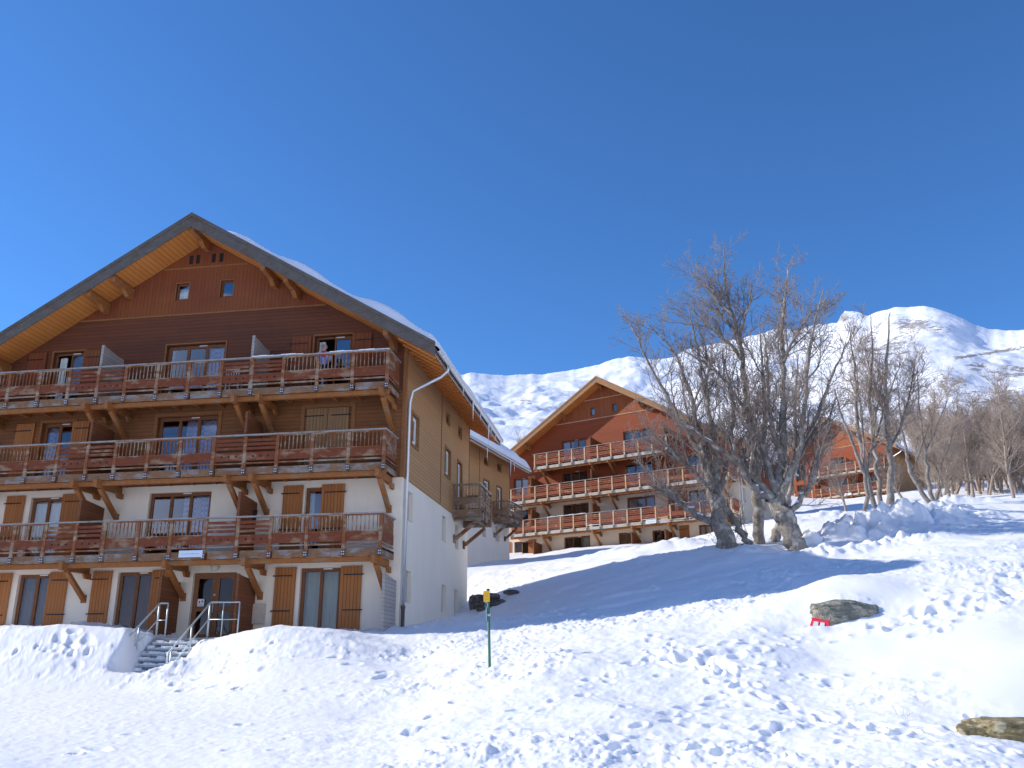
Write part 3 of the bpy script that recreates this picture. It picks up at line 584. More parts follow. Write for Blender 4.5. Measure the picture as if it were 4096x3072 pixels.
def window(par, x0, x1, z0, z1, n=2, y=.13, cur=None, glass='glass', open_leaf=None, fr=.065, P=None, curs=None, vent=True, frame='frame'):
    """French window of n casements: frame > panes, curtains.  P maps local (x, y, z)"""
    P = P or (lambda a, b, c: (a, b, c))
    def bx(mb, a0, a1, b0, b1, c0, c1, mi=0):
        p, q = P(a0, b0, c0), P(a1, b1, c1); mb.box(p[0], q[0], p[1], q[1], p[2], q[2], mi)
    if x1-x0 < .7: fr = .03
    mb = MB()
    bx(mb, x0, x0+fr, y, y+.07, z0, z1); bx(mb, x1-fr, x1, y, y+.07, z0, z1)
    bx(mb, x0+fr, x1-fr, y, y+.07, z1-fr, z1); bx(mb, x0+fr, x1-fr, y, y+.07, z0, z0+fr)
    w = (x1-x0-2*fr)/n; cells = []
    for i in range(n):
        a = x0+fr+i*w; b = a+w
        if open_leaf == i: continue
        s_ = .055 if x1-x0 > .7 else .028
        bx(mb, a+.002, a+s_, y-.012, y+.055, z0+fr, z1-fr); bx(mb, b-s_, b-.002, y-.012, y+.055, z0+fr, z1-fr)
        bx(mb, a+s_, b-s_, y-.012, y+.055, z1-fr-s_, z1-fr); bx(mb, a+s_, b-s_, y-.012, y+.055, z0+fr, z0+fr+s_*1.8)
        cells.append((a+s_, b-s_, z0+fr+s_*1.8, z1-fr-s_, i))
    if vent: bx(mb, (x0+x1)/2+.05, (x0+x1)/2+.36, y-.03, y-.014, z1-.05, z1-.015, 1)
    f = mb.build('window', [M[frame], M['white']], par)
    for a, b, c, d, i in cells:
        g = MB(); g.poly([P(a, y+.02, c), P(b, y+.02, c), P(b, y+.02, d), P(a, y+.02, d)]); g.build('pane', M[glass], f)
    if cur or curs:
        ks = curs if curs else [(x0+fr, x1-fr, cur)]
        for a, b, mt in ks:
            g = MB(); k = max(4, int((b-a)/.07)); pts = []
            for q in range(k+1):
                t = a+(b-a)*q/k; pts.append((t, y+.13+.022*math.sin(q*1.9)))
            for q in range(k):
                g.poly([P(pts[q][0], pts[q][1], z0+.05), P(pts[q+1][0], pts[q+1][1], z0+.05), P(pts[q+1][0], pts[q+1][1], z1-.12), P(pts[q][0], pts[q][1], z1-.12)])
            g.build('curtain', M[mt], f, True)
    return f
def shutter(par, x0, x1, z0, z1, mat='shutter', side=1, yo=-.03, swing=0.0):
    """plank shutter folded against the wall, two strap hinges on it"""
    mb = MB(); n = max(4, round((x1-x0)/.12)); w = (x1-x0)/n
    for i in range(n): mb.box(x0+i*w+.003, x0+(i+1)*w-.003, yo-.035, yo, z0, z1)
    mb.box(x0+.02, x1-.02, yo, yo+.022, z1-.4, z1-.28); mb.box(x0+.02, x1-.02, yo, yo+.022, z0+.5, z0+.62)
    o = mb.build('shutter', M[mat], par)
    for z in (z1-.27, z0+.78):
        a, b = (x0-.07, x1-.12) if side < 0 else (x0+.12, x1+.07)
        h = MB(); h.box(a, b, yo-.047, yo-.0355, z-.02, z+.02); h.build('hinge', M['iron'], o)
    return o
def screen(par, u, z0, z1, d=1.28, mat='screen', slope=.12):
    """partition between two flats: boarded panel standing out from the wall with a post at its outer edge"""
    mb = MB()
    mb.prism([(-.01, z0), (-d, z0), (-d, z1), (-.01, z1-slope)], 'x', u-.025, u+.025)
    mb.box(u-.045, u+.045, -d-.07, -d, z0, z1+.02)
    return mb.build('partition', M[mat], par)
def bracket(par, u, R, mat='beam', y1=-1.24):
    mb = MB()
    mb.box(u-.07, u+.07, -1.52, -.0, R-1.60, R-1.365)
    mb.beam((u, y1+.06, R-1.60), (u, -.06, R-2.42), .13, .15, up=(1, 0, 0))
    mb.box(u-.09, u+.09, -.06, -.002, R-2.56, R-2.30)
    mb.prism([(-.45, R-1.60), (-.02, R-1.60), (-.02, R-1.78), (-.30, R-1.78)], 'x', u+.075, u+.16)
    return mb.build('bracket', M[mat], par)
def railing(par, pa, pb, R, kind, mats, off=0, rs=None):
    """one bay between two posts, from pa to pb (2D points), rail top at height R"""
    rs = rs or random
    ax, ay = pa; bx_, by = pb; L = math.hypot(bx_-ax, by-ay); dx, dy = (bx_-ax)/L, (by-ay)/L
    mb = MB()
    def bar(t0, t1, z0, z1, th, o=0, mi=0):
        p = (ax+dx*t0-dy*o, ay+dy*t0+dx*o, (z0+z1)/2); q = (ax+dx*t1-dy*o, ay+dy*t1+dx*o, (z0+z1)/2)
        mb.beam(p, q, th, z1-z0, mi)
    e = .05; j = lambda: rs.uniform(-.006, .006)
    bar(e, L-e, R-.90, R-.61, .028, 0, 1)
    bar(e, L-e, R-1.01+j(), R-.965, .04, 0, 0)
    if kind == 'S':
        bar(e, L-e, R-.605, R-.575, .045, 0, 0); bar(e, L-e, R-.09, R-.05, .04, 0, 0)
        n = max(3, int(round((L-2*e)/.135)))
        for i in range(n):
            t = e+(i+.5)*(L-2*e)/n
            mb.box(ax+dx*t-.014, ax+dx*t+.014, ay+dy*t-.014, ay+dy*t+.014, R-.575, R-.07, 0)
    else:
        for k, z in enumerate((R-.20, R-.34, R-.48)): bar(e, L-e, z-.045+j(), z+.045+j(), .026, 0, 1 if kind == 'H' else 0)
        for k in range(3):                                   # three dark diamonds laid on the board, painting the shade of cut-outs
            t = L*(.27+.23*k); zc = R-.755; s_ = .045; c = (ax+dx*t, ay+dy*t)
            for sg in (-1, 1):
                o = .0155*sg; px, py = c[0]-dy*o, c[1]+dx*o
                mb.poly([(px-dx*s_, py-dy*s_, zc), (px, py, zc-s_), (px+dx*s_, py+dy*s_, zc), (px, py, zc+s_)], 2)
    return mb.build('railing_panel', [M[mats[0]], M[mats[1]], M['dark']], par)
def balcony(par, R, u0, u1, posts, kinds, mats, first_end=True, snow=0, yo=-1.39, rsd=0, cream=()):
    """long balcony across the facade; posts from right to left"""
    rs = random.Random(rsd)
    mb = MB()
    mb.box(u0, u1, yo+.10, -.002, R-1.17, R-1.12, 0)                 # deck boards
    mb.box(u0+.02, u1-.02, yo+.15, yo+.29, R-1.52, R-1.365, 0)       # lower carrying beam
    k = 0
    u = u0+.5
    while u < u1-.3: mb.box(u-.04, u+.04, yo+.30, -.003, R-1.36, R-1.172, 0); u += .85
    b = mb.build('balcony', M[mats['beam']], par)
    rm = MB()
    ps = sorted(posts)
    for i in range(len(ps)-1):
        zt = R-1.115+rs.uniform(-.012, .012)
        rm.box(ps[i]+.012+rs.uniform(0, .1), ps[i+1]-.012, yo+.06, yo+.098, R-1.36, zt, 0)
    rm.box(u0, u0+.04, yo+.1, -.01, R-1.36, R-1.1, 0); rm.box(u1-.04, u1, yo+.1, -.01, R-1.36, R-1.1, 0)
    rm.build('rim_board', M[mats['rim']], b)
    hr = MB(); hr.box(u0-.03, u1+.03, yo-.03, yo+.10, R-.045, R, 0)
    hr.box(u1-.09, u1+.03, yo+.102, -.01, R-.045, R, 0); hr.box(u0-.03, u0+.09, yo+.102, -.01, R-.045, R, 0)
    hr.build('handrail', M[mats['hand']], b)
    for i, p in enumerate(posts):
        pm = MB(); pm.box(p-.055, p+.055, yo-.015, yo+.055, R-1.34, R-.05, 0)
        pm.box(p-.062, p+.062, yo-.024, yo-.0155, R-1.36, R-1.17, 1)
        for sx in (-.03, .03):
            for z in (R-1.225, R-1.305): pm.box(p+sx-.016, p+sx+.016, yo-.034, yo-.0245, z-.016, z+.016, 2)
        pm.build('post', [M[mats['post']], M['bolt'], M['bolt_h']], b)
    for i in range(len(posts)-1):
        a, c = posts[i], posts[i+1]
        mm = (mats['slat'], mats['panel']) if i not in cream else ('white', mats['panel'])
        railing(b, (c, yo+.02), (a, yo+.02), R, kinds[i % len(kinds)], mm, rs=rs)
    for ue in ((u1-.02, u0+.02) if first_end else (u0+.02,)):
        railing(b, (ue, yo+.08), (ue, -.03), R, 'S', (mats['slat'], mats['panel']), rs=rs)
    if snow:
        for (a, c) in snow:
            sn = MB()
            n = max(4, int((c-a)/.25)); pr = []
            for q in range(n):
                x0 = a+(c-a)*q/n; x1 = a+(c-a)*(q+1)/n
                h = .035+.012*math.sin(q*1.7)
                sn.box(x0, x1+.002, yo-.02, yo+.09, R+.002, R+h, 0)
            sn.build('snow', M['roofsnow'], b)
    return b
def side_balcony(par, y0, y1, R, d=1.12):
    mb = MB()
    mb.box(.002, d-.05, y0, y1, R-1.17, R-1.12, 0)
    mb.box(.002, d+.12, y0+.25, y0+.41, R-1.50, R-1.175, 0); mb.box(.002, d+.12, y1-.41, y1-.25, R-1.50, R-1.175, 0)
    mb.box(d-.28, d-.14, y0+.42, y1-.42, R-1.45, R-1.18, 0)
    b = mb.build('side_balcony', M['sidewood'], par)
    rm = MB(); rm.box(.01, d-.03, y0-.03, y0-.002, R-1.38, R-1.08); rm.box(.01, d-.03, y1+.002, y1+.03, R-1.38, R-1.08); rm.box(d-.028, d, y0-.03, y1+.03, R-1.38, R-1.08)
    rm.build('rim_board', M['sidewood'], b)
    hr = MB(); hr.box(.01, d-.01, y0-.06, y0+.03, R-.045, R); hr.box(d-.008, d+.08, y0-.06, y1+.06, R-.045, R); hr.box(.01, d-.01, y1-.03, y1+.06, R-.045, R)
    hr.build('handrail', M['sidewood'], b)
    ym = (y0+y1)/2
    for (x, y) in ((.06, y0-.03), (d+.03, y0), (d+.03, ym), (d+.03, y1)):
        p = MB(); p.box(x-.045, x+.045, y-.045, y+.045, R-1.4, R-.05); p.build('post', M['sidewood'], b)
    for pa, pb in (((.06, y0-.03), (d-.01, y0-.03)), ((d+.02, y0), (d+.02, ym)), ((d+.02, ym), (d+.02, y1)), ((.06, y1+.03), (d-.01, y1+.03))):
        railing(b, pa, pb, R, 'S' if pa[0] < .5 else 'G', ('sidewood', 'sidewood'))
    for y in (y0+.2, y1-.46):
        s_ = MB(); s_.beam((d-.15, y+.1, R-1.55), (.08, y+.1, R-2.25), .13, .15, up=(0, 1, 0)); s_.box(.002, .07, y-.02, y+.22, R-2.42, R-2.08)
        s_.build('bracket', M['rail'], b)
    sn = MB(); sn.box(d, d+.07, y0, y1, R+.002, R+.03); sn.build('snow', M['roofsnow'], b)
    return b

def chalet(name, key, label, cat, mt, Hs=14.6, sl=.6, white=5.15, vb=(11.62, 13.52), of=1.36, osd=1.38, group=None, holes_f=(), holes_s=(), snow_t=.45, left_plain=True):
    c = CH[key]; W, D = c['W'], c['D']; uc = -W/2
    root = empty(name, c['o'], c['rz'])
    tag(root, label, cat, group)
    I = lambda a, b, cc: (a, b, cc)
    hw = Hs - sl*W/2
    # front
    pl = MB(); wall_front(pl, -W, 0, -3, white, [h for h in holes_f if h[3] <= white+.01], 0, uc, None, sl, .14, I)
    PS = lambda a, b, cc: (-b, a, cc)          # side wall sheet: a = depth, b = inset
    wall_front(pl, 0, D, -3, white, [h for h in holes_s if h[3] <= white+.01], 0, 0, None, sl, .14, PS)
    pl.poly([(-W, 0, -3), (-W, D, -3), (-W, D, white), (-W, 0, white)]); pl.poly([(-W, D, -3), (0, D, -3), (0, D, white), (-W, D, white)])
    pl.build('plaster_wall', M[mt['plaster']], root)
    cl = MB(); cl2 = MB()
    zmid = mt.get('zmid', white)
    if zmid > white:
        wall_front(cl2, -W, 0, white, zmid, [h for h in holes_f if h[3] > white], -.03, uc, Hs, sl, .17, I)
        cl2.build('timber_cladding', M[mt['clad_low']], root)
    wall_front(cl, -W, 0, zmid, vb[0], [h for h in holes_f if h[3] > white], -.03, uc, Hs, sl, .17, I)
    cl.poly([(-W, -.03, white), (0, -.03, white), (0, 0, white), (-W, 0, white)])
    cl.build('timber_cladding', M[mt['clad']], root)
    gv = MB(); wall_front(gv, -W, 0, vb[0], Hs, [h for h in holes_f if h[2] > vb[0]], -.045, uc, Hs, sl, .19, I)
    gv.build('gable_boarding', M[mt['gable']], root)
    cs = MB(); wall_front(cs, -.03, D+.03, white, hw+.1, [h for h in holes_s if h[3] > white], -.03, 0, None, sl, .17, PS)
    cs.poly([(-W-.03, -.03, white), (-W-.03, D, white), (-W-.03, D, hw), (-W-.03, -.03, hw)])
    p = clip_gable([(-W, white), (0, white), (0, Hs), (-W, Hs)], uc, Hs, sl); cs.poly([(a, D+.03, b) for a, b in p])
    cs.poly([(0, 0, white), (.03, -.03, white), (.03, D, white), (0, D, white)])
    cs.build('side_cladding', M[mt['side']], root)
    TM = M[mt.get('trim', 'trim')]
    def trim(n_, *q):
        t_ = MB(); t_.box(*q); t_.build(n_, TM, root)
    for z in vb:
        e = (Hs-z)/sl
        trim('trim_board', uc-e+.1, uc+e-.1, -.066, -.046, z-.03, z+.03)
    trim('corner_board', -.07, .0305, -.055, -.031, white+.0, hw); trim('corner_board', .031, .055, -.055, .09, white, hw-.02)
    trim('trim_board', .031, .05, D/2-.14, D/2-.06, white, hw-.02); trim('corner_board', .031, .05, D-.06, D+.04, white, hw-.02)
    trim('corner_board', -W+.0, -W+.1, -.055, -.031, white, hw)
    fl = MB()                                   # storey floors inside
    z = -.05
    while z < Hs-3:
        k = min(W/2-.1, (Hs-z)/sl-.3); fl.poly([(uc-k, .3, z), (uc+k, .3, z), (uc+k, D-.1, z), (uc-k, D-.1, z)]); z += 2.75
    fl.poly([(-W+.1, 4.2, -.1), (-.1, 4.2, -.1), (-.1, 4.2, hw), (-W+.1, 4.2, hw)])
    fl.build('interior', M['inside'], root)
    # roof
    eL, eR = uc-(W/2+osd), uc+(W/2+osd); y0, y1 = -of, D+.55
    rf = MB()
    for e in (eL, eR):
        s_ = 1 if e > uc else -1; ze = Hs-sl*abs(e-uc)
        rf.add([(uc, y0, Hs+.27), (e, y0, ze+.27), (e, y1, ze+.27), (uc, y1, Hs+.27), (uc, y0, Hs+.06), (e, y0, ze+.06), (e, y1, ze+.06), (uc, y1, Hs+.06)],
               [(0, 1, 2, 3), (7, 6, 5, 4), (1, 5, 6, 2), (3, 2, 6, 7), (0, 4, 5, 1)])
    roof = rf.build('roof', M['roofing'], root)
    so = MB()
    for e in (eL, eR):
        ze = Hs-sl*abs(e-uc)
        so.poly([(uc, y0, Hs), (e, y0, ze), (e, y1, ze), (uc, y1, Hs)])
        s_ = 1 if e > uc else -1
        if s_ > 0:
            k = y0+.35                              # rafter tails under the eave
            while k < y1-.2:
                so.beam((e-.08, k, ze-.04), (uc+s_*(W/2-.02), k, ze-.04+sl*(osd-.06)), .035, .07); k += .62
    so.build('soffit', M[mt.get('soffit', 'soffit')], roof)
    for e in (eL, eR):
        ze = Hs-sl*abs(e-uc); bb = MB()
        for (yy, a, b_) in ((y0, -.09, .43), (y1, -.06, .40)):
            s2 = -1 if yy == y0 else 1
            bb.add([(uc, yy+s2*.005, Hs+a), (e, yy+s2*.005, ze+a), (e, yy+s2*.005, ze+b_*.9), (uc, yy+s2*.005, Hs+b_+.03),
                    (uc, yy+s2*.05, Hs+a), (e, yy+s2*.05, ze+a), (e, yy+s2*.05, ze+b_*.9), (uc, yy+s2*.05, Hs+b_+.03)],
                   [(0, 1, 2, 3), (7, 6, 5, 4), (1, 5, 6, 2), (3, 2, 6, 7), (0, 4, 5, 1)])
            bb.add([(uc, yy+s2*.055, Hs+b_-.10), (e, yy+s2*.055, ze+b_*.9-.10), (e, yy+s2*.055, ze+b_*.9+.02), (uc, yy+s2*.055, Hs+b_+.05),
                    (uc, yy+s2*.085, Hs+b_-.10), (e, yy+s2*.085, ze+b_*.9-.10), (e, yy+s2*.085, ze+b_*.9+.02), (uc, yy+s2*.085, Hs+b_+.05)],
                   [(0, 1, 2, 3), (7, 6, 5, 4), (1, 5, 6, 2), (3, 2, 6, 7), (0, 4, 5, 1)])
            bb.build('bargeboard', M[mt['barge']], roof); bb = MB()
    for u in [uc] + [uc+s_*k for s_ in (-1, 1) for k in mt.get('purl', (2.9, 3.8, 7.6))]:
        pu = MB(); zt = Hs-sl*abs(u-uc)-.01 - (.05 if u != uc else .02)
        pu.prism([(y0+.06, zt), (0, zt), (0, zt-.42), (-.35, zt-.42), (-.62, zt-.24), (y0+.06, zt-.2)], 'x', u-.085, u+.085)
        pu.build('purlin', M['beam'], roof)
    ze = Hs-sl*(W/2+osd)
    gt = MB()
    prof = [(eR+.01, ze+.16)] + [(eR+.09+.08*math.cos(t), ze+.15+.09*math.sin(t)) for t in [math.pi+math.pi*k/8 for k in range(9)]] + [(eR+.17, ze+.20)]
    for i in range(len(prof)-1):
        (a, b), (c_, d_) = prof[i], prof[i+1]
        gt.add([(a, y0-.02, b), (c_, y0-.02, d_), (c_, y1, d_), (a, y1, b)], [(0, 1, 2, 3)])
    gt.poly([(eR-.02, y0+.02, ze-.05), (eR-.02, y1-.02, ze-.05), (eR-.02, y1-.02, ze+.2), (eR-.02, y0+.02, ze+.2)])
    gt.build('gutter', M['zinc'], roof)
    # snow blanket lying on the right hand slope
    ns, nn = 60, 90
    S = np.linspace(0, 1, nn)[:, None]; T = np.linspace(0, 1, ns)[None, :]
    u0s = uc+mt.get('snow0', .9); u = u0s + (eR+.10-u0s)*S + 0*T; yv = (y0-.03)+(y1-y0+.06)*T + 0*S
    prof_t = snow_t*np.clip((S*7), 0, 1)**.6*np.clip((1-S)*26, 0, 1)**.5*(.75+.35*np.sin(S*9+1)**2)
    edge = np.clip(T*40, 0, 1)**.5*np.clip((1-T)*40, 0, 1)**.5
    sd = sum(map(ord, key))
    th = prof_t*edge*(1+.28*fbm(u+sd, yv, .7, 4, sd)) + .0
    zt = Hs-sl*(u-uc)+.275 + np.maximum(th, 0)
    V = np.stack([u, yv, zt], -1).reshape(-1, 3)
    Q = grid_quads(nn, ns)
    sn = np_mesh('roof_snow', V, Q, M['roofsnow'], parent=roof)
    dp = MB()
    dp.tube([(eR+.09, .12, ze+.08), (eR+.09, .14, ze-.12), (eR-.15, .16, ze-.32), (.22, .22, ze-.32-sl*.9+.1), (.11, .25, ze-1.15), (.10, .25, ze-1.5), (.10, .25, .9)], .055, 10)
    if white > 0: dp.build('downpipe', M['zinc'], root, True)
    dl = MB(); dl.tube([(.10, .25, .9), (.10, .25, -1.0)], .062, 10); dl.tube([(.10, .25, .86), (.10, .25, .95)], .075, 10)
    dl.build('downpipe_foot', M['pipe_b'], root, True)
    return root

SIDE = [  # y0, y1, z0, z1, kind
    (.75, 1.5, 1.1, 2.15, 'w'), (5.97, 6.7, 1.1, 2.15, 'w'), (8.25, 9.0, 1.1, 2.15, 'w'),
    (.65, 1.42, 3.82, 4.83, 'w'), (5.87, 6.55, 3.82, 4.83, 'w'), (8.2, 8.9, 3.82, 4.83, 'w'),
    (.86, 1.78, 6.5, 7.68, 't'), (6.0, 6.97, 6.5, 7.68, 't'), (8.3, 9.24, 5.38, 7.65, 't'),
    (6.07, 6.84, 8.66, 9.25, 'd'), (8.4, 9.2, 8.7, 9.3, 'd')]
def side_openings(root, SIDE, trimmat='trim'):
    PS = lambda a, b, cc: (-b, a, cc)
    for (a, b, c_, d, k) in SIDE:
        if k == 'w':
            mb = MB(); mb.box(-.155, -.142, a, b, c_, d, 0); mb.box(-.14, -.10, a+.0, a+.05, c_+.0, d, 0)
            f = mb.build('window', M['shade_white'], root)
        elif k == 't':
            window(root, a+.06, b-.06, c_+.06, d-.06, 1, .06, 'cur_voile', P=PS, vent=False, frame='white')
            mb = MB()
            for q in ((a-.05, a+.055, c_-.05, d+.05), (b-.055, b+.05, c_-.05, d+.05)): mb.box(.0315, .055, *q)
            for q in ((a+.056, b-.056, d-.055, d+.05), (a+.056, b-.056, c_-.05, c_+.055)): mb.box(.0315, .055, *q)
            mb.build('window_surround', M[trimmat], root)
        else:
            window(root, a+.02, b-.02, c_+.02, d-.02, 1, .05, None, P=PS, vent=False)

RM = dict(beam='beam', rim='rim_a', hand='greywood', post='rail', slat='rail', panel='rail_panel')
RMB = dict(beam='beam', rim='rim', hand='greywood', post='b_rail', slat='b_panel', panel='b_panel')

# ---- nearest chalet
mtA = dict(plaster='plaster', clad='clad_front', clad_low='clad_low', gable='gable_v', side='clad_side', barge='barge', zmid=8.2, purl=(2.9, 3.8, 7.55))
HF = []
def hole(a, b, z0, z1): HF.append((a, b, z0, z1))
for z in (2.63, 5.38, 8.13):
    hole(-13.72, -12.42, z, z+2.28); hole(-9.14, -6.82, z, z+2.28); hole(-3.40, -2.02, z, z+2.28)
for q in ((-13.72, -12.35, 0, 2.2), (-9.94, -8.60, 0, 2.2), (-7.18, -5.62, 0, 2.12), (-3.38, -1.97, 0, 2.2), (-9.04, -8.53, 12.22, 12.9), (-7.26, -6.74, 12.22, 12.9)): hole(*q)
A = chalet('chalet', 'A', 'nearest and largest chalet, dark timber gable over cream plaster, three weathered balconies, at left', 'chalet', mtA,
           snow_t=.56, holes_f=HF, holes_s=SIDE, group='timber chalets of the resort')
side_openings(A, SIDE)
# windows of the gable front
window(A, -13.72, -12.42, 8.13, 10.41, 2, open_leaf=0, curs=[(-13.62, -13.35, 'cur_voile')])
window(A, -9.14, -6.82, 8.13, 10.41, 3, curs=[(-7.55, -6.9, 'cur_check'), (-9.05, -8.95, 'cur_check')])
window(A, -3.40, -2.02, 8.13, 10.41, 2, open_leaf=0, curs=[(-3.34, -3.12, 'cur_voile')])
window(A, -13.72, -12.42, 5.38, 7.66, 2, curs=[(-13.6, -13.15, 'cur_check')])
window(A, -9.14, -6.82, 5.38, 7.66, 3, curs=[(-8.15, -6.9, 'cur_check')])
window(A, -13.72, -12.42, 2.63, 4.91, 2, cur='cur_voile')
window(A, -9.14, -6.82, 2.63, 4.91, 3, curs=[(-7.95, -6.9, 'cur_check')])
window(A, -3.40, -2.02, 2.63, 4.91, 2, curs=[(-3.34, -3.15, 'cur_voile')])
window(A, -13.72, -12.35, 0, 2.2, 2, cur='cur_grey', glass='darkglass')
window(A, -9.94, -8.60, 0, 2.2, 2, cur='cur_plum', glass='darkglass')
window(A, -3.38, -1.97, 0, 2.2, 2, cur='cur_voile', glass='darkglass')
window(A, -9.04, -8.53, 12.22, 12.9, 1, .06, 'cur_voile', vent=False); window(A, -7.26, -6.74, 12.22, 12.9, 1, .06, vent=False)
for u in (-8.57, -8.3, -7.66, -7.35):
    vt = MB(); vt.box(u-.07, u+.07, -.055, -.0455, 13.68, 14.04); vt.build('vent_slot', M['dark'], A)  # flat dark plate, its colour stands for the shade inside the slot
def surround(a, b, z0, z1, w=.13):           # timber surround of one window
    fr = MB()
    fr.box(a-w, a, -.06, -.031, z0, z1+w); fr.box(b, b+w, -.06, -.031, z0, z1+w); fr.box(a, b, -.06, -.031, z1, z1+w)
    fr.build('window_surround', M['trim'], A)
surround(-9.14, -6.82, 5.38, 7.68); surround(-3.59, -1.88, 5.38, 7.72); surround(-13.72, -12.42, 5.38, 7.68, .08); surround(-13.72, -12.42, 8.13, 10.43, .05); surround(-3.42, -2.0, 8.13, 10.43, .05); surround(-9.14, -6.82, 8.13, 10.43, .05)
surround(-9.04, -8.53, 12.22, 12.9, .035); surround(-7.26, -6.74, 12.22, 12.9, .035)
fs = MB()
for (a, b, z0, z1) in ((-9.14, -6.82, 2.63, 4.91), (-13.72, -12.42, 2.63, 4.91)):
    fs.box(a, a+.001, 0, 0, z0, z1)
for (a, b, z0, z1, m_, sd_) in ((-14.7, -13.97, 8.2, 10.43, 'gable_v', -1), (-12.44, -11.78, 8.2, 10.4, 'gable_v', 1), (-4.24, -3.52, 8.2, 10.42, 'gable_v', -1), (-2.0, -1.28, 8.2, 10.42, 'gable_v', 1),
        (-14.72, -13.99, 5.45, 7.66, 'shutter', -1), (-12.46, -11.80, 5.45, 7.66, 'shutter', 1), (-3.50, -2.74, 5.42, 7.68, 'clad_v', -1), (-2.72, -1.97, 5.42, 7.68, 'clad_v', 1),
        (-14.66, -13.93, 2.70, 4.98, 'shutter', -1), (-12.45, -11.73, 2.70, 4.98, 'shutter', 1), (-4.17, -3.46, 2.70, 4.98, 'shutter', -1), (-2.80, -1.99, 2.70, 4.98, 'shutter', 1),
        (-14.68, -13.93, .04, 2.24, 'shutter', -1), (-12.5, -11.78, .04, 2.24, 'shutter', 1), (-10.85, -10.14, .04, 2.24, 'shutter', -1), (-8.66, -7.98, .04, 2.24, 'shutter', 1),
        (-4.24, -3.51, .04, 2.22, 'shutter', -1), (-1.97, -1.25, .04, 2.22, 'shutter', 1)):
    if m_ == 'clad_v':
        if 'clad_v' not in M: M['clad_v'] = boards('honey shutter boards', (.24, .13, .055), (.34, .20, .09), 'x', .12)
    shutter(A, a, b, z0, z1, m_, sd_, yo=-.068 if z0 > 5 else -.03)
# entrance door with side light, lamp and meter box
dr = MB()
dr.box(-7.18, -7.10, .12, .19, 0, 2.12); dr.box(-5.70, -5.62, .12, .19, 0, 2.12); dr.box(-7.10, -5.70, .12, .19, 2.04, 2.12); dr.box(-6.42, -6.34, .12, .19, 0, 2.04)
for a, b in ((-7.10, -6.42), (-6.34, -5.70)):
    dr.box(a, a+.09, .105, .165, 0, 2.04); dr.box(b-.09, b, .105, .165, 0, 2.04)
    for z0, z1 in ((0, .12), (.86, 1.0), (1.93, 2.04)): dr.box(a+.09, b-.09, .105, .165, z0, z1)
door = dr.build('door', M['door'], A)
for a, b in ((-7.01, -6.51), (-6.25, -5.79)):
    for z0, z1 in ((.12, .86), (1.0, 1.93)):
        g = MB(); g.poly([(a, .135, z0), (b, .135, z0), (b, .135, z1), (a, .135, z1)]); g.build('pane', M['darkglass'], door)
hd = MB(); hd.tube([(-6.40, .05, .82), (-6.40, .05, 1.12)], .014, 8); hd.tube([(-6.40, .11, .84), (-6.40, .05, .84)], .01, 6); hd.tube([(-6.40, .11, 1.10), (-6.40, .05, 1.10)], .01, 6)
hd.box(-6.43, -6.37, .088, .104, 1.36, 1.42)
hd.build('handle', M['galv'], door)
nt_ = MB(); nt_.box(-6.98, -6.74, .085, .095, 1.02, 1.26, 0)
for (a, b, z0, z1) in ((-6.93, -6.89, 1.12, 1.20), (-6.83, -6.79, 1.14, 1.21), (-6.94, -6.78, 1.06, 1.075)): nt_.box(a, b, .082, .0845, z0, z1, 1)
nt_.build('notice', [M['white'], M['bolt']], door)
lp = MB()
for k in range(7):
    pass
bm = bmesh.new(); bmesh.ops.create_uvsphere(bm, u_segments=20, v_segments=12, radius=.15)
me = bpy.data.meshes.new('lamp'); bm.to_mesh(me); bm.free(); me.materials.append(plain('opal lamp shade', (.62, .58, .47), .35))
for v in me.vertices: v.co.y *= .55
lamp = bpy.data.objects.new('wall_lamp', me); COL.objects.link(lamp); lamp.parent = A; lamp.location = (-6.40, -.07, 2.30)
for p in me.polygons: p.use_smooth = True
mbx = MB(); mbx.box(-4.95, -4.49, -.12, -.002, .42, 1.06); mbx.box(-4.93, -4.51, -.128, -.1205, .74, 1.04); mbx.box(-4.93, -4.51, -.128, -.1205, .44, .72)
mbx.build('meter_box', plain('beige meter box', (.58, .49, .38), .6), A)
# balconies
PA = [-.25, -1.45, -2.70, -3.92, -5.05, -6.17, -7.38, -8.55, -9.75, -10.80, -11.92, -13.08, -14.28, -15.48]
KA = ['S', 'S', 'S', 'H', 'H', 'S', 'S', 'S', 'H', 'H', 'S', 'S', 'S']
KA[4:9] = ['H', 'S', 'S', 'S', 'H']
for i, R in enumerate((3.75, 6.5, 9.25)):
    balcony(A, R, -15.65, -.2, PA, ['S', 'S', 'S', 'H', 'H', 'S', 'S', 'S', 'H', 'H', 'S', 'S', 'S'], RM, rsd=i,
            snow=[(-5.1, -3.25), (-2.3, -.2)] if i == 2 else 0)
    us = (-.42, -4.72, -5.62, -10.28, -11.15, -15.45) if i else (-.42, -4.72, -7.45, -11.1, -15.45)
    for u in us: bracket(A, u, R)
    if i < 3:
        for u in (-5.12, -10.82): screen(A, u, R-1.1, R+.80, mat='screen_g' if i == 2 else 'screen')
screen(A, -4.92, -.3, 1.90); screen(A, -7.62, -.3, 1.92, d=1.2); screen(A, -.10, -.6, 1.83, mat='screen_g'); 
side_balcony(A, 7.62, 10.2, 6.42)
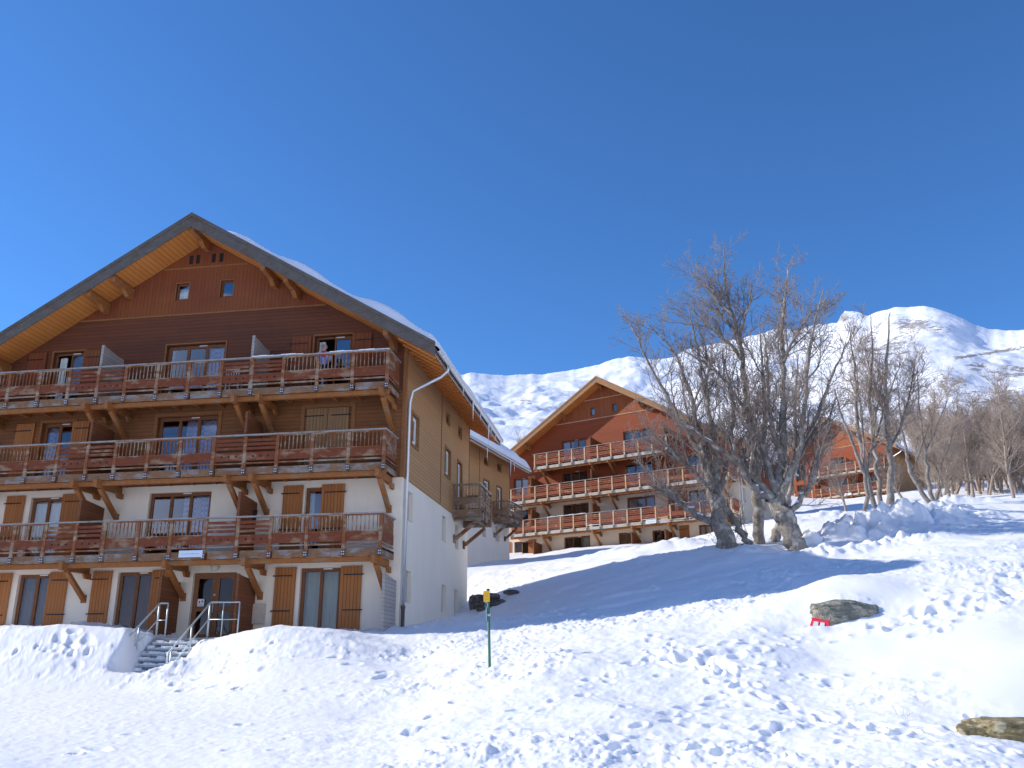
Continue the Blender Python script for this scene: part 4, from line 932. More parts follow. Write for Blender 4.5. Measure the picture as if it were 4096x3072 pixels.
# name board on the lowest balcony: pale blue panel, faded and unreadable script
sg = MB(); sg.box(-6.99, -6.17, -1.44, -1.425, 2.46, 2.68, 0)
rs_ = random.Random(3)
x = -6.90
while x < -6.28:
    w = rs_.uniform(.018, .03); h = rs_.choice([.02, .02, .035, .028]); sg.box(x, x+w, -1.4425, -1.4405, 2.555, 2.555+h, 1); x += w+rs_.choice([.008, .008, .02])
sgo = sg.build('name_board', [plain('pale blue board', (.66, .76, .84), .5, 0, .03), plain('faded blue ink', (.36, .44, .66), .6)], A)
sgo['label'] = 'pale blue name board with faded script on the lowest balcony'
# icicles on the eave
for (y, L, r) in ((4.55, .75, .03), (7.9, .95, .035), (6.1, .3, .018), (8.5, .35, .02), (2.7, .22, .015), (9.6, .28, .018)):
    ic = MB(); ze = 14.6-.6*(7.95+1.38)
    ic.tube([(1.47, y, ze+.08), (1.475, y+.01, ze-.1), (1.47, y, ze-L*.6), (1.472, y, ze-L)], [r*1.3, r, r*.55, .003], 7)
    ic.build('icicle', M['ice'], A, True)

# ---- second block, set back behind the first
mtA2 = dict(plaster='plaster', clad='clad_front', gable='gable_v', side='clad_side', barge='barge', snow0=.6)
A2 = chalet('chalet', 'A2', 'rear block showing only its brown and white side wall past the nearest chalet', 'chalet', mtA2,
            holes_s=SIDE, group='timber chalets of the resort', snow_t=.75)
side_openings(A2, SIDE)
side_balcony(A2, 7.62, 10.2, 6.42)
for (y, L, r) in ((3.2, .9, .03), (7.3, 1.1, .035), (8.0, .6, .03)):
    ic = MB(); ze = 14.6-.6*(7.95+1.38)
    ic.tube([(1.47, y, ze+.08), (1.475, y+.01, ze-.1), (1.47, y, ze-L*.6), (1.472, y, ze-L)], [r*1.3, r, r*.55, .003], 7)
    ic.build('icicle', M['ice'], A2, True)

# ---- middle chalet, russet and partly sunlit
OB = -9.15
def ub(x): return x+OB
mtB = dict(plaster='plaster_b', clad='b_clad', gable='b_gable', side='b_clad', barge='b_barge', purl=(3.6, 7.2, 10.8), snow0=1.6, trim='b_rail')
HB = []
def hb(a, b, z0, z1): HB.append((ub(a), ub(b), z0, z1))
for z in (8.13,): hb(-6.02, -3.65, z, z+2.25); hb(-.2, 2.3, z, z+2.25)
for z in (2.63, 5.38):
    hb(-10.9, -9.42, z, z+2.28); hb(-6.06, -3.62, z, z+2.28); hb(-.15, 2.3, z, z+2.28); hb(5.1, 6.5, z, z+2.28)
for q in ((-10.9, -9.45, 0, 2.2), (-6.0, -3.57, 0, 2.2), (-1.0, .3, 0, 2.15), (1.9, 3.2, 0, 2.1), (5.75, 6.75, 0, 2.2), (-3.14, -2.72, 12.22, 12.9), (-1.07, -.65, 12.22, 12.9)): hb(*q)
B = chalet('chalet', 'B', 'middle chalet with wide russet gable half in sun, three brick red balconies', 'chalet', mtB, Hs=14.75, sl=.6,
           holes_f=HB, holes_s=[s_ for s_ in SIDE if s_[3] < 8], group='timber chalets of the resort', of=1.18, snow_t=.42, vb=(11.9, 13.6))
side_openings(B, [s_ for s_ in SIDE if s_[3] < 8])
def wb(a, b, z0, z1, n, **k): return window(B, ub(a), ub(b), z0, z1, n, **k)
wb(-6.02, -3.65, 8.13, 10.38, 3, curs=[(ub(-5.9), ub(-5.0), 'cur_check')]); wb(-.2, 2.3, 8.13, 10.38, 3, curs=[(ub(.2), ub(.6), 'cur_check')])
wb(-10.9, -9.42, 5.38, 7.66, 2); wb(-6.06, -3.62, 5.38, 7.66, 3, glass='darkglass', cur='cur_plum'); wb(-.15, 2.3, 5.38, 7.66, 3); wb(5.1, 6.5, 5.38, 7.66, 2)
wb(-10.9, -9.42, 2.63, 4.91, 2, glass='darkglass'); wb(-6.06, -3.62, 2.63, 4.91, 3, glass='darkglass', curs=[(ub(-5.3), ub(-3.7), 'cur_plum')]); wb(-.15, 2.3, 2.63, 4.91, 3, cur='cur_grey'); wb(5.1, 6.5, 2.63, 4.91, 2)
wb(-10.9, -9.45, 0, 2.2, 2, glass='darkglass', curs=[(ub(-10.8), ub(-10.1), 'cur_plum')]); wb(-6.0, -3.57, 0, 2.2, 3, glass='darkglass', curs=[(ub(-5.9), ub(-5.4), 'cur_plum'), (ub(-4.4), ub(-3.7), 'cur_voile')])
wb(-1.0, .3, 0, 2.15, 2, curs=[(ub(-.9), ub(-.1), 'cur_plum')]); wb(1.9, 3.2, 0, 2.1, 2, glass='darkglass'); wb(5.75, 6.75, 0, 2.2, 2, cur='cur_voile')
wb(-3.14, -2.72, 12.22, 12.9, 1, y=.06, cur='cur_voile', vent=False); wb(-1.07, -.65, 12.22, 12.9, 1, y=.06, vent=False)
for (a, b, z0, z1, m_) in ((-9.42, -8.65, 5.42, 7.72, 'shutter_b'), (-9.42, -8.68, 2.68, 4.98, 'shutter'), (-9.45, -8.68, .02, 2.24, 'shutter'), (-11.9, -11.2, .02, 2.24, 'shutter'), (4.2, 5.0, .02, 2.24, 'shutter'), (4.25, 5.05, 2.68, 4.98, 'shutter'), (4.25, 5.05, 5.42, 7.7, 'shutter_b'), (6.75, 7.4, .02, 2.24, 'shutter')):
    shutter(B, ub(a), ub(b), z0, z1, m_, -1, yo=-.068 if z0 > 5 else -.03)
PB = [ub(-10.32+1.2*k) for k in range(17)][::-1]
KB = ['S']*4 + ['S'] + ['H']*9 + ['H', 'S', 'S']
for i, R in enumerate((3.75, 6.5, 9.25)):
    ps = PB if i < 2 else [p for p in PB if ub(-8.3) < p < ub(5.2)]
    kk = (['S']*4 + ['H']*10 + ['S']*2) if i < 2 else ['S']*1 + ['H']*10
    balcony(B, R, ps[-1]-.18, ps[0]+.18, ps, kk, RMB, rsd=20+i, snow=[(ub(-6.8), ub(-3.2))] if i == 0 else 0, cream=(5, 9) if i == 0 else ())
    for u in ((-11.0, -7.3, -2.62, -1.0, 3.85, 8.3) if i else (-11.0, -7.3, -2.6, .85, 3.9, 8.3)):
        if ps[-1]-.5 < ub(u) < ps[0]+.5: bracket(B, ub(u), R)
    for u in (-8.35, -2.6, 3.9):
        if i < 2 or u > -8: screen(B, ub(u), R-1.1, R+.80, mat='screen')
for u in (-8.15, .75, 3.55): screen(B, ub(u), -.3, 1.9)
sg = MB(); sg.box(ub(2.06), ub(2.92), -1.44, -1.425, 2.42, 2.70, 0)
x = ub(2.2)
while x < ub(2.78):
    w = rs_.uniform(.02, .05); sg.box(x, x+w, -1.4425, -1.4405, 2.54, 2.54+rs_.choice([.03, .045]), 1); x += w+.014
sgb = sg.build('name_board', [M['white'], plain('grey ink', (.45, .5, .52), .6)], B)
sgb['label'] = 'white name board with faint lettering on the lowest balcony'

# ---- far chalet among the trees
OC = 5.85
mtC = dict(plaster='plaster_b', clad='b_clad', gable='b_gable', side='clad_side', barge='b_barge', purl=(2.6, 4.9), snow0=.8, trim='b_rail')
HC = []
def hc(a, b, z0, z1): HC.append((a+OC, b+OC, z0, z1))
for z in (2.63, 5.38): hc(-13.2, -11.5, z, z+2.25); hc(-8.6, -7.2, z, z+2.25); hc(-18.3, -17, z, z+2.25)
for q in ((-17.4, -15.8, 0, 2.1), (-14.1, -12.4, 0, 2.1), (-11.6, -9.9, 0, 2.1), (-8.3, -7.2, 0, 2.1)): hc(*q)
C = chalet('chalet', 'C', 'far orange chalet with brown side wall behind the slim trees at right', 'chalet', mtC, Hs=12.45, white=2.4, vb=(8.9, 10.8),
           holes_f=HC, group='timber chalets of the resort', of=1.18, snow_t=.3)
for (a, b, z0, z1) in HC: window(C, a, b, z0, z1, 2, glass='darkglass', cur='cur_grey' if z0 < 1 else None)
PC = [OC-6.1-1.2*k for k in range(11)]
for i, R in enumerate((3.75, 6.5)):
    ps = PC if i == 0 else PC[:9]
    balcony(C, R, ps[-1]-.18, ps[0]+.18, ps, ['S', 'S']+['H']*8, RMB, rsd=40+i)
    for u in (-6.5, -10.6, -15.0):
        bracket(C, OC+u, R); screen(C, OC+u-.3, R-1.1, R+.8, mat='shutter_b')
sg = MB(); sg.box(OC-11.45, OC-10.6, -1.44, -1.425, 2.46, 2.72, 0); sg.build('name_board', M['white'], C)
for a in (-12.3, -9.8): shutter(C, OC+a, OC+a+.7, .02, 2.2, 'shutter_b', 1)
C2 = chalet('chalet', 'C2', 'rearmost block behind the brown side wall of the far orange chalet', 'chalet', mtC, Hs=11.95, white=6.0, group='timber chalets of the resort', snow_t=.25)

# ------------------------------------------------------------------ bare trees
def bark(name, c1, c2, c3):
    m, nt, b, _ = nm(name); geo = N(nt, 'ShaderNodeNewGeometry'); co = geo.outputs['Position']
    n1 = noise(nt, scaled(nt, co, (1, 1, .5)), 9, 5, .7); n2 = noise(nt, co, 2.3, 4, .6)
    c = mixc(nt, ramp(nt, n1, .35, .65), c1, c2)
    c = mixc(nt, ramp(nt, n2, .52, .66), c, c3)
    nt.links.new(c, b.inputs['Base Color']); b.inputs['Roughness'].default_value = .9
    bump(nt, b, n1, .8, .03)
    return m
M['bark'] = bark('lichened maple bark', (.15, .125, .10), (.34, .30, .25), (.50, .47, .41))
M['bark2'] = bark('grey bark', (.14, .12, .105), (.27, .245, .22), (.33, .31, .28))
M['twig'] = plain('twigs', (.26, .215, .185), .9, 0, .25, 3)
M['twig2'] = plain('brown grey twigs', (.34, .27, .215), .9, 0, .25, 1)
class TreeMesh:
    def __init__(s): s.g = {}
    def line(s, P, R, n): s.g.setdefault((len(P), n), []).append((P, R))
    def build(s, name, mat, parent=None, smooth=True):
        Vs = []; Qs = []; o = 0
        for (k, n), L in s.g.items():
            P = np.array([l[0] for l in L], float); R = np.array([l[1] for l in L], float)
            T = np.empty_like(P); T[:, 1:-1] = P[:, 2:]-P[:, :-2]; T[:, 0] = P[:, 1]-P[:, 0]; T[:, -1] = P[:, -1]-P[:, -2]
            T /= np.linalg.norm(T, axis=2, keepdims=True)+1e-9
            ref = np.broadcast_to(np.array([.31, .95, .05]), T.shape)
            U = np.cross(T, ref); U /= np.linalg.norm(U, axis=2, keepdims=True)+1e-9; W = np.cross(T, U)
            an = 2*np.pi*np.arange(n)/n
            ring = P[:, :, None]+R[:, :, None, None]*(U[:, :, None]*np.cos(an)[None, None, :, None]+W[:, :, None]*np.sin(an)[None, None, :, None])
            m_ = len(L); Vs.append(ring.reshape(-1, 3))
            b = (np.arange(m_)[:, None, None]*k + np.arange(k-1)[None, :, None])*n + o; j = np.arange(n)[None, None, :]; j2 = (j+1) % n
            Qs.append(np.stack([b+j, b+j2, b+n+j2, b+n+j], -1).reshape(-1, 4)); o += m_*k*n
        if not Vs: return None
        return np_mesh(name, np.concatenate(Vs), np.concatenate(Qs), mat, smooth, parent)
def nrm(v): return v/(np.linalg.norm(v)+1e-9)
def wander(rs, p, d, L, k, jit, trop):
    pts = [np.array(p, float)]; d = nrm(np.array(d, float))
    for _ in range(k):
        d = nrm(d + rs.normal(0, jit, 3) + np.array([0, 0, trop])); pts.append(pts[-1]+d*L/k)
    return np.array(pts), d
def twigs(rs, tm, p, d, L, r, lvl, den, trop=.06):
    """a branch and everything that grows from it"""
    k = 5 if L > 1.2 else (4 if L > .5 else 3)
    pts, _ = wander(rs, p, d, L, k, .16, trop)
    R = np.linspace(r, max(.0055, r*.35), k+1)
    tm.line(pts, R, 5 if r > .03 else 3)
    if lvl <= 0: return
    n = max(2, int(den[0]*L+1.2)) if lvl > 1 else max(2, int(den[1]*L+1.5))
    for i in range(n):
        t = .18+.80*(i+rs.random())/n; f = t*k; q = min(int(f), k-1); u = f-q
        pp = pts[q]*(1-u)+pts[q+1]*u; dd = nrm(pts[q+1]-pts[q])
        s_ = nrm(np.cross(dd, rs.normal(0, 1, 3))); ang = rs.uniform(.45, 1.05)
        nd = nrm(dd*math.cos(ang)+s_*math.sin(ang)+np.array([0, 0, .15]))
        twigs(rs, tm, pp, nd, L*rs.uniform(.28, .55)*(1.15-.5*t), max(.008, r*(1-.6*t)*.55), lvl-1, den, trop)
def limb_tree(name, base, limbs, label, seed, cat='tree', group=None, den=(3.6, 5.8), snow=.3, twigmat='twig', lead=1.0, barkm='bark', l1=1.0, r0=0.03, rscale=1.0, extra=2):
    rs = np.random.default_rng(seed)
    root = empty(name, base); tag(root, label, cat, group)
    tk = TreeMesh(); tw = TreeMesh(); sn = TreeMesh()
    for li, l in enumerate(limbs):
        P = np.array([q[:3] for q in l], float); R = np.array([q[3] for q in l], float)
        if li == 0: P = np.vstack([P[0]-(P[1]-P[0])*.25-[0, 0, .3], P]); R = np.concatenate([[R[0]*1.12], R])
        m_ = 5; s_ = np.linspace(0, len(P)-1, (len(P)-1)*m_+1)
        i = np.minimum(s_.astype(int), len(P)-2); u = (s_-i)[:, None]
        def g(k): return P[np.clip(k, 0, len(P)-1)]
        p0, p1, p2, p3 = g(i-1), g(i), g(i+1), g(i+2)
        Q = .5*((2*p1)+(-p0+p2)*u+(2*p0-5*p1+4*p2-p3)*u*u+(-p0+3*p1-3*p2+p3)*u**3)
        RR = np.interp(s_, np.arange(len(P)), R)*(.80 if li else .92)*rscale
        Q[1:] += rs.normal(0, .05, (len(Q)-1, 3))*np.minimum(1, RR[1:, None]*5+.3)
        RR = RR*(1+rs.normal(0, .035, len(RR))*(RR > .08))
        tk.line(Q, RR, 14 if RR[0] > .25 else 9)
        seg = np.linalg.norm(np.diff(Q, axis=0), axis=1); tot = seg.sum(); cum = np.concatenate([[0], np.cumsum(seg)])
        if li > 0 or len(limbs) == 1:
            pos = tot*.10
            while pos < tot:
                j = min(np.searchsorted(cum, pos)-1, len(seg)-1); u_ = (pos-cum[j])/seg[j]
                pp = Q[j]*(1-u_)+Q[j+1]*u_; dd = nrm(Q[j+1]-Q[j]); t = pos/tot
                sv = nrm(np.cross(dd, rs.normal(0, 1, 3))); ang = rs.uniform(.4, 1.0)
                nd = nrm(dd*math.cos(ang)+sv*math.sin(ang)+np.array([0, 0, .18]))
                L = rs.uniform(.8, 2.9)*(1-.35*t)*l1
                twigs(rs, tw, pp, nd, L, max(r0*.5, min(r0, RR[j]*.45))*(1-.3*t), 2, den)
                pos += rs.uniform(.13, .34)
            twigs(rs, tw, Q[-1], Q[-1]-Q[-2], .55, max(.012, RR[-1]), 2, den)
            for _e in range(extra):                         # secondary limbs
                t = rs.uniform(.15, .75); j = min(np.searchsorted(cum, t*tot)-1, len(seg)-1); dd = nrm(Q[j+1]-Q[j])
                sv = nrm(np.cross(dd, rs.normal(0, 1, 3))); ang = rs.uniform(.35, .8)
                nd = nrm(dd*math.cos(ang)+sv*math.sin(ang)+np.array([0, 0, .2])); L = rs.uniform(2.0, 3.6)*(1.1-.6*t)
                pts, _ = wander(rs, Q[j], nd, L, 7, .13, .07); r_ = min(.055, RR[j]*.6); tk.line(pts, np.linspace(r_, .012, 8), 6)
                for _k in range(int(7*L)):
                    f = rs.uniform(.15, 1)*7; q = min(int(f), 6); pp = pts[q]+(pts[q+1]-pts[q])*(f-q); d2 = nrm(pts[q+1]-pts[q])
                    s2 = nrm(np.cross(d2, rs.normal(0, 1, 3))); a2 = rs.uniform(.4, 1.0)
                    twigs(rs, tw, pp, nrm(d2*math.cos(a2)+s2*math.sin(a2)+np.array([0, 0, .15])), rs.uniform(.4, 1.5)*(1.15-.08*f), .016, 1, den)
            for j in range(len(Q)-5):                       # snow lying on the flatter limbs
                d = nrm(Q[j+4]-Q[j])
                if RR[j] > .05 and abs(d[2]) < .72 and rs.random() < snow:
                    c_ = Q[j:j+5]+np.array([0, 0, 1])*RR[j:j+5, None]*.85
                    sn.line(c_, RR[j:j+5]*np.array([.15, .6, .7, .6, .12]), 7)
    tk.build('trunk', M[barkm], root); tw.build('crown', M[twigmat], root)
    if snow and sn.g: sn.build('snow', M['roofsnow'], root)
    return root
BIG = {"T1":[[2.93,38.0,5.09],[[[0.0,0.0,0.0,0.42],[-0.17,0.0,1.09,0.36],[-0.4,0.0,2.16,0.3]],[[-0.4,0.0,2.16,0.2],[-0.89,0.23,3.97,0.15],[-1.73,0.45,5.87,0.11],[-2.61,0.67,7.86,0.07],[-3.52,0.9,10.32,0.03]],[[-0.34,0.0,2.26,0.2],[-0.82,0.11,5.05,0.14],[-1.22,0.23,7.16,0.1],[-1.68,0.34,8.65,0.06],[-2.73,0.45,9.97,0.03]],[[-0.21,0.0,1.94,0.2],[-0.16,0.0,4.1,0.14],[-0.4,0.0,6.58,0.1],[-0.6,0.0,8.46,0.07],[-0.82,0.0,10.15,0.03]],[[-0.2,0.0,0.68,0.2],[-1.1,-0.11,1.1,0.17],[-1.98,-0.23,1.85,0.12],[-2.57,-0.34,2.49,0.08],[-3.37,-0.45,3.36,0.03]],[[-0.41,0.0,2.05,0.15],[-1.19,-0.3,2.99,0.1],[-2.08,-0.6,3.82,0.07],[-3.07,-0.9,4.88,0.03]],[[-0.09,0.0,2.15,0.16],[0.48,0.3,3.93,0.12],[0.79,0.6,6.24,0.08],[0.63,0.9,8.11,0.03]],[[1.12,0.0,-0.39,0.17],[0.6,0.11,0.46,0.18],[0.16,0.23,1.23,0.17],[-0.17,0.34,2.22,0.12],[-0.26,0.45,3.77,0.05]]]],"T2":[[4.33,39.5,4.99],[[[0.0,0.0,0.0,0.27],[0.18,0.0,1.39,0.25],[0.14,0.0,2.81,0.22]],[[0.14,0.0,2.81,0.24],[0.22,0.13,4.86,0.2],[0.11,0.26,6.65,0.17],[0.16,0.39,8.49,0.14],[0.01,0.51,10.02,0.11],[-0.25,0.64,11.74,0.08],[-0.31,0.77,13.1,0.05],[-0.25,0.9,14.49,0.02]],[[0.12,0.0,8.36,0.1],[-0.52,0.15,9.43,0.08],[-1.35,0.3,10.28,0.06],[-2.83,0.45,10.69,0.02]],[[0.06,0.0,9.7,0.08],[0.51,0.0,11.04,0.06],[0.85,-0.0,12.41,0.02]],[[0.2,0.0,5.41,0.12],[-0.5,-0.15,7.03,0.09],[-1.42,-0.3,8.11,0.06],[-2.71,-0.45,9.1,0.02]],[[0.27,0.0,3.14,0.16],[0.75,-0.3,5.3,0.12],[0.81,-0.6,7.52,0.08],[0.84,-0.9,9.43,0.03]],[[-0.04,0.0,9.83,0.08],[-0.83,0.45,11.06,0.06],[-1.66,0.9,12.21,0.02]],[[-0.2,0.0,10.71,0.07],[-1.01,0.23,11.88,0.05],[-1.74,0.45,13.07,0.02]]]],"T2b":[[4.96,40.0,5.04],[[[0.0,0.0,0.0,0.24],[0.47,0.0,1.07,0.22],[0.88,0.0,2.15,0.2]],[[0.88,0.0,2.15,0.15],[1.51,0.3,3.75,0.12],[1.68,0.6,6.14,0.1],[2.08,0.9,8.64,0.03]]]],"T3":[[5.64,36.5,4.04],[[[0.0,0.0,0.0,0.42],[-0.23,0.0,0.83,0.42],[-0.55,0.0,1.73,0.44],[-0.83,0.0,2.54,0.34]],[[-0.62,0.0,2.23,0.3],[-0.49,0.13,3.47,0.24],[-0.18,0.26,5.05,0.2],[-0.06,0.39,6.68,0.17],[0.17,0.51,8.37,0.14],[0.3,0.64,10.12,0.1],[0.56,0.77,11.56,0.06],[0.88,0.9,13.04,0.02]],[[-0.89,0.0,2.44,0.2],[-1.66,0.11,3.61,0.15],[-2.58,0.23,4.51,0.11],[-3.53,0.34,5.32,0.07],[-4.7,0.45,6.39,0.03]],[[-0.9,0.0,2.34,0.22],[-1.63,0.0,2.97,0.17],[-1.96,0.0,3.7,0.13],[-2.26,0.0,4.86,0.09],[-2.78,0.0,6.06,0.03]],[[-0.36,0.0,1.92,0.18],[0.25,-0.11,2.48,0.14],[0.69,-0.23,3.14,0.11],[1.2,-0.34,4.52,0.08],[1.86,-0.45,6.34,0.03]],[[-0.49,0.0,2.63,0.2],[0.24,-0.23,4.39,0.15],[0.7,-0.45,6.4,0.11],[1.07,-0.67,8.45,0.07],[1.65,-0.9,10.54,0.03]],[[-0.36,0.0,3.95,0.16],[-0.62,0.3,6.15,0.12],[-0.53,0.6,7.88,0.08],[-0.44,0.9,9.69,0.03]],[[-0.78,0.0,2.64,0.18],[-0.98,0.15,4.53,0.13],[-1.67,0.3,5.66,0.09],[-2.35,0.45,7.27,0.03]],[[-0.36,0.0,2.92,0.16],[0.96,0.0,5.45,0.1],[1.98,0.0,7.54,0.06],[2.85,0.0,9.14,0.02]],[[0.09,0.0,8.2,0.09],[0.74,-0.23,9.41,0.06],[1.5,-0.45,10.28,0.02]]]],"T4":[[10.13,46.0,6.66],[[[0.0,0.0,0.0,0.17],[0.43,0.0,1.6,0.15],[0.27,0.0,3.25,0.13],[-0.23,0.0,5.23,0.09],[-0.51,0.0,7.12,0.04]],[[0.43,0.0,2.61,0.1],[0.69,0.3,5.27,0.08],[0.84,0.6,8.05,0.05],[0.77,0.9,10.27,0.02]]]],"T5":[[11.03,46.5,6.89],[[[0.0,0.0,0.0,0.22],[-0.13,0.0,1.32,0.19],[-0.29,0.0,2.99,0.16],[-0.41,0.0,5.09,0.13],[-0.21,0.0,7.79,0.09],[-0.19,0.0,10.17,0.03]],[[-0.2,0.0,2.73,0.1],[0.56,0.45,5.17,0.08],[1.39,0.9,8.0,0.03]]]],"T6":[[11.53,47.5,7.16],[[[0.0,0.0,0.0,0.2],[-0.03,0.0,1.73,0.18],[0.04,0.0,3.7,0.15],[0.12,0.0,6.41,0.12],[0.59,0.0,9.2,0.07],[0.72,0.0,11.36,0.02]],[[0.18,0.0,4.37,0.1],[1.11,0.45,6.5,0.07],[2.14,0.9,8.7,0.03]]]],"T7":[[11.64,47.0,7.08],[[[0.0,0.0,0.0,0.3],[0.28,0.0,1.7,0.26],[0.53,0.0,3.64,0.22],[0.68,0.0,6.31,0.16],[1.1,0.0,9.06,0.09],[1.49,0.0,11.18,0.03]],[[0.53,0.0,3.64,0.12],[1.64,0.45,5.71,0.08],[2.64,0.9,8.58,0.03]],[[0.64,0.0,4.96,0.1],[0.27,0.23,7.09,0.07],[0.08,0.45,9.29,0.03]]]],"T8":[[15.95,54.0,8.56],[[[0.0,0.0,0.0,0.22],[-0.63,0.0,1.33,0.2],[-1.0,0.0,2.67,0.16],[-1.12,0.0,3.87,0.12],[-1.12,0.0,6.01,0.07],[-0.95,0.0,8.36,0.02]],[[-0.9,0.0,2.37,0.08],[0.21,0.45,4.53,0.05],[1.23,0.9,6.94,0.02]]]],"T9":[[16.2,55.0,8.87],[[[0.0,0.0,0.0,0.2],[-0.03,0.0,1.78,0.18],[0.02,0.0,3.6,0.14],[0.05,0.0,5.92,0.09],[0.28,0.0,8.62,0.03]],[[0.09,0.0,3.59,0.08],[1.26,0.45,5.52,0.05],[2.25,0.9,7.51,0.02]]]],"T10":[[16.34,56.0,8.88],[[[0.0,0.0,0.0,0.2],[0.68,0.0,1.33,0.16],[1.04,0.0,2.84,0.12],[1.88,0.0,4.67,0.07],[2.44,0.0,6.54,0.02]]]]}
limb_tree('bare_maple', *BIG['T1'], 'old bare maple at left of the big group, limbs sweeping over the middle chalet', 11)
limb_tree('bare_maple', *BIG['T2'], 'tallest bare maple, pale straight trunk, crown reaching above the mountain ridge', 12)
limb_tree('bare_maple', *BIG['T2b'], 'thin leaning bare maple between the pale trunk and the thick crooked one', 13, snow=.2)
limb_tree('bare_maple', *BIG['T3'], 'bare maple with very thick crooked trunk leaning left, snow on its limbs', 14)
lab = {'T4': 'slim bare tree with a low left-leaning crown, first right of the big maples', 'T5': 'slim bare tree bending left, second right of the big maples', 'T6': 'slim bare tree with straight grey stem, third right of the big maples',
       'T7': 'stoutest of the slim bare trees in front of the far chalet', 'T8': 'bare tree leaning steeply left across the brown side wall of the far chalet', 'T9': 'upright bare tree at the right end of the far chalet', 'T10': 'forked bare tree leaning right, beyond the far chalet'}
for i, k in enumerate(('T4', 'T5', 'T6', 'T7', 'T8', 'T9', 'T10')):
    limb_tree('bare_tree', *BIG[k], lab[k], 30+i, group='slim bare trees in front of the far chalet', den=(4.5, 7.0), snow=.12, barkm='bark2', l1=1.12, rscale=.75, extra=2, twigmat='twig2')
# wood on the slope: six kinds grown once, then copied
kinds = []
for v in range(7):
    rs = np.random.default_rng(100+v); tm = TreeMesh()
    H = rs.uniform(6.5, 8.5)
    for st in range(1 if v < 4 else 2):
        lean = rs.normal(0, .09 if v < 4 else .2, 2)
        pts, _ = wander(rs, (rs.normal(0, .2)*st, rs.normal(0, .2)*st, -.5), (lean[0], lean[1], 1), H*(1-.2*st), 9, .06, .05)
        R = np.linspace(.13, .02, 10); tm.line(pts, R, 6)
        for i in range(64):
            t = .22+.78*rs.random(); f = t*9; q = min(int(f), 8); pp = pts[q]+(pts[q+1]-pts[q])*(f-q)
            a = rs.uniform(0, 6.28); nd = np.array([math.cos(a), math.sin(a), rs.uniform(.5, 1.5)])
            twigs(rs, tm, pp, nd, rs.uniform(1.2, 3.0)*(1.15-.75*t), .035*(1.1-.7*t), 2, (3.6, 5.6), .08)
    kinds.append(tm)
protos = {}
rf_ = random.Random(77)
def put_far(kind, x, y, z, s_, label, group):
    if kind not in protos:
        o = kinds[kind].build('bare_tree', M['twig2']); protos[kind] = o
    else:
        o = protos[kind].copy(); COL.objects.link(o)
    o.location = (x, y, z); o.rotation_euler = (rf_.gauss(0, .05), rf_.gauss(0, .05), rf_.uniform(0, 6.28)); o.scale = (s_, s_, s_*rf_.uniform(.9, 1.15))
    tag(o, label, 'tree', group)
def gz(x, y):
    return ground_h(x, y) if y < 138 else mountain_h(x, y)
n_ = 0
while n_ < 175:
    a = rf_.uniform(.285, .43) if n_ < 120 else rf_.uniform(.03, .30); d = rf_.uniform(78, 190) if n_ < 120 and a > .30 else rf_.uniform(135, 230)
    if a > .315 and rf_.random() < .5: d = rf_.uniform(70, 115)
    if .19 < a < .312 and d < 145: continue
    y = d/math.sqrt(1+a*a); x = a*y
    if any(-c['W']-2 < to_local(c, x, y)[0] < 2.5 and -6 < to_local(c, x, y)[1] < c['D']+2 for c in CH.values()): continue
    put_far(rf_.randrange(7), x, y, gz(x, y)-.2, rf_.uniform(.8, 1.2), 'slim bare tree among many alike in the grey wood on the right hand slope', 'trees of the grey wood at right')
    n_ += 1
for (a, d, s_) in ((.205, 66, .8), (.268, 76, .95), (.305, 72, .85), (.312, 80, 1.0), (.318, 88, 1.0)):
    y = d/math.sqrt(1+a*a); put_far(rf_.randrange(7), a*y, y, gz(a*y, y)-.2, s_, 'thin bare tree in the loose tangle around the far orange chalet', 'thin trees tangled before the far chalet')
for i in range(26):
    a = rf_.uniform(-.16, -.02) if i < 18 else rf_.uniform(-.02, .2); d = rf_.uniform(170, 330); y = d/math.sqrt(1+a*a)
    put_far(rf_.randrange(7), a*y, y, gz(a*y, y)-.2, rf_.uniform(.9, 1.3), 'bare tree on the snowy slope beyond the roofs of the rear block and middle chalet', 'trees on the slope behind the chalets')

# ------------------------------------------------------------------ rocks, plants and small things
def stone_mat(name, c1, c2, c3, layer=(1, 1, 6)):
    m, nt, b, _ = nm(name); co = objco(nt)
    n1 = noise(nt, scaled(nt, co, layer), 1.8, 6, .7); n2 = noise(nt, co, 5, 5, .65)
    c = mixc(nt, ramp(nt, n1, .4, .62), c1, c2); c = mixc(nt, ramp(nt, n2, .52, .62), c, c3)
    nt.links.new(c, b.inputs['Base Color']); b.inputs['Roughness'].default_value = .85
    bump(nt, b, mathn(nt, 'ADD', n1, n2), .9, .05); return m
M['slate'] = stone_mat('grey green slate', (.13, .135, .115), (.27, .27, .22), (.40, .37, .28))
M['ochre'] = stone_mat('mossy ochre rock', (.17, .135, .06), (.36, .29, .14), (.46, .40, .26), (1, 1, 1.5))
M['darkrock'] = stone_mat('dark wet rock', (.07, .062, .058), (.15, .13, .12), (.22, .195, .175))
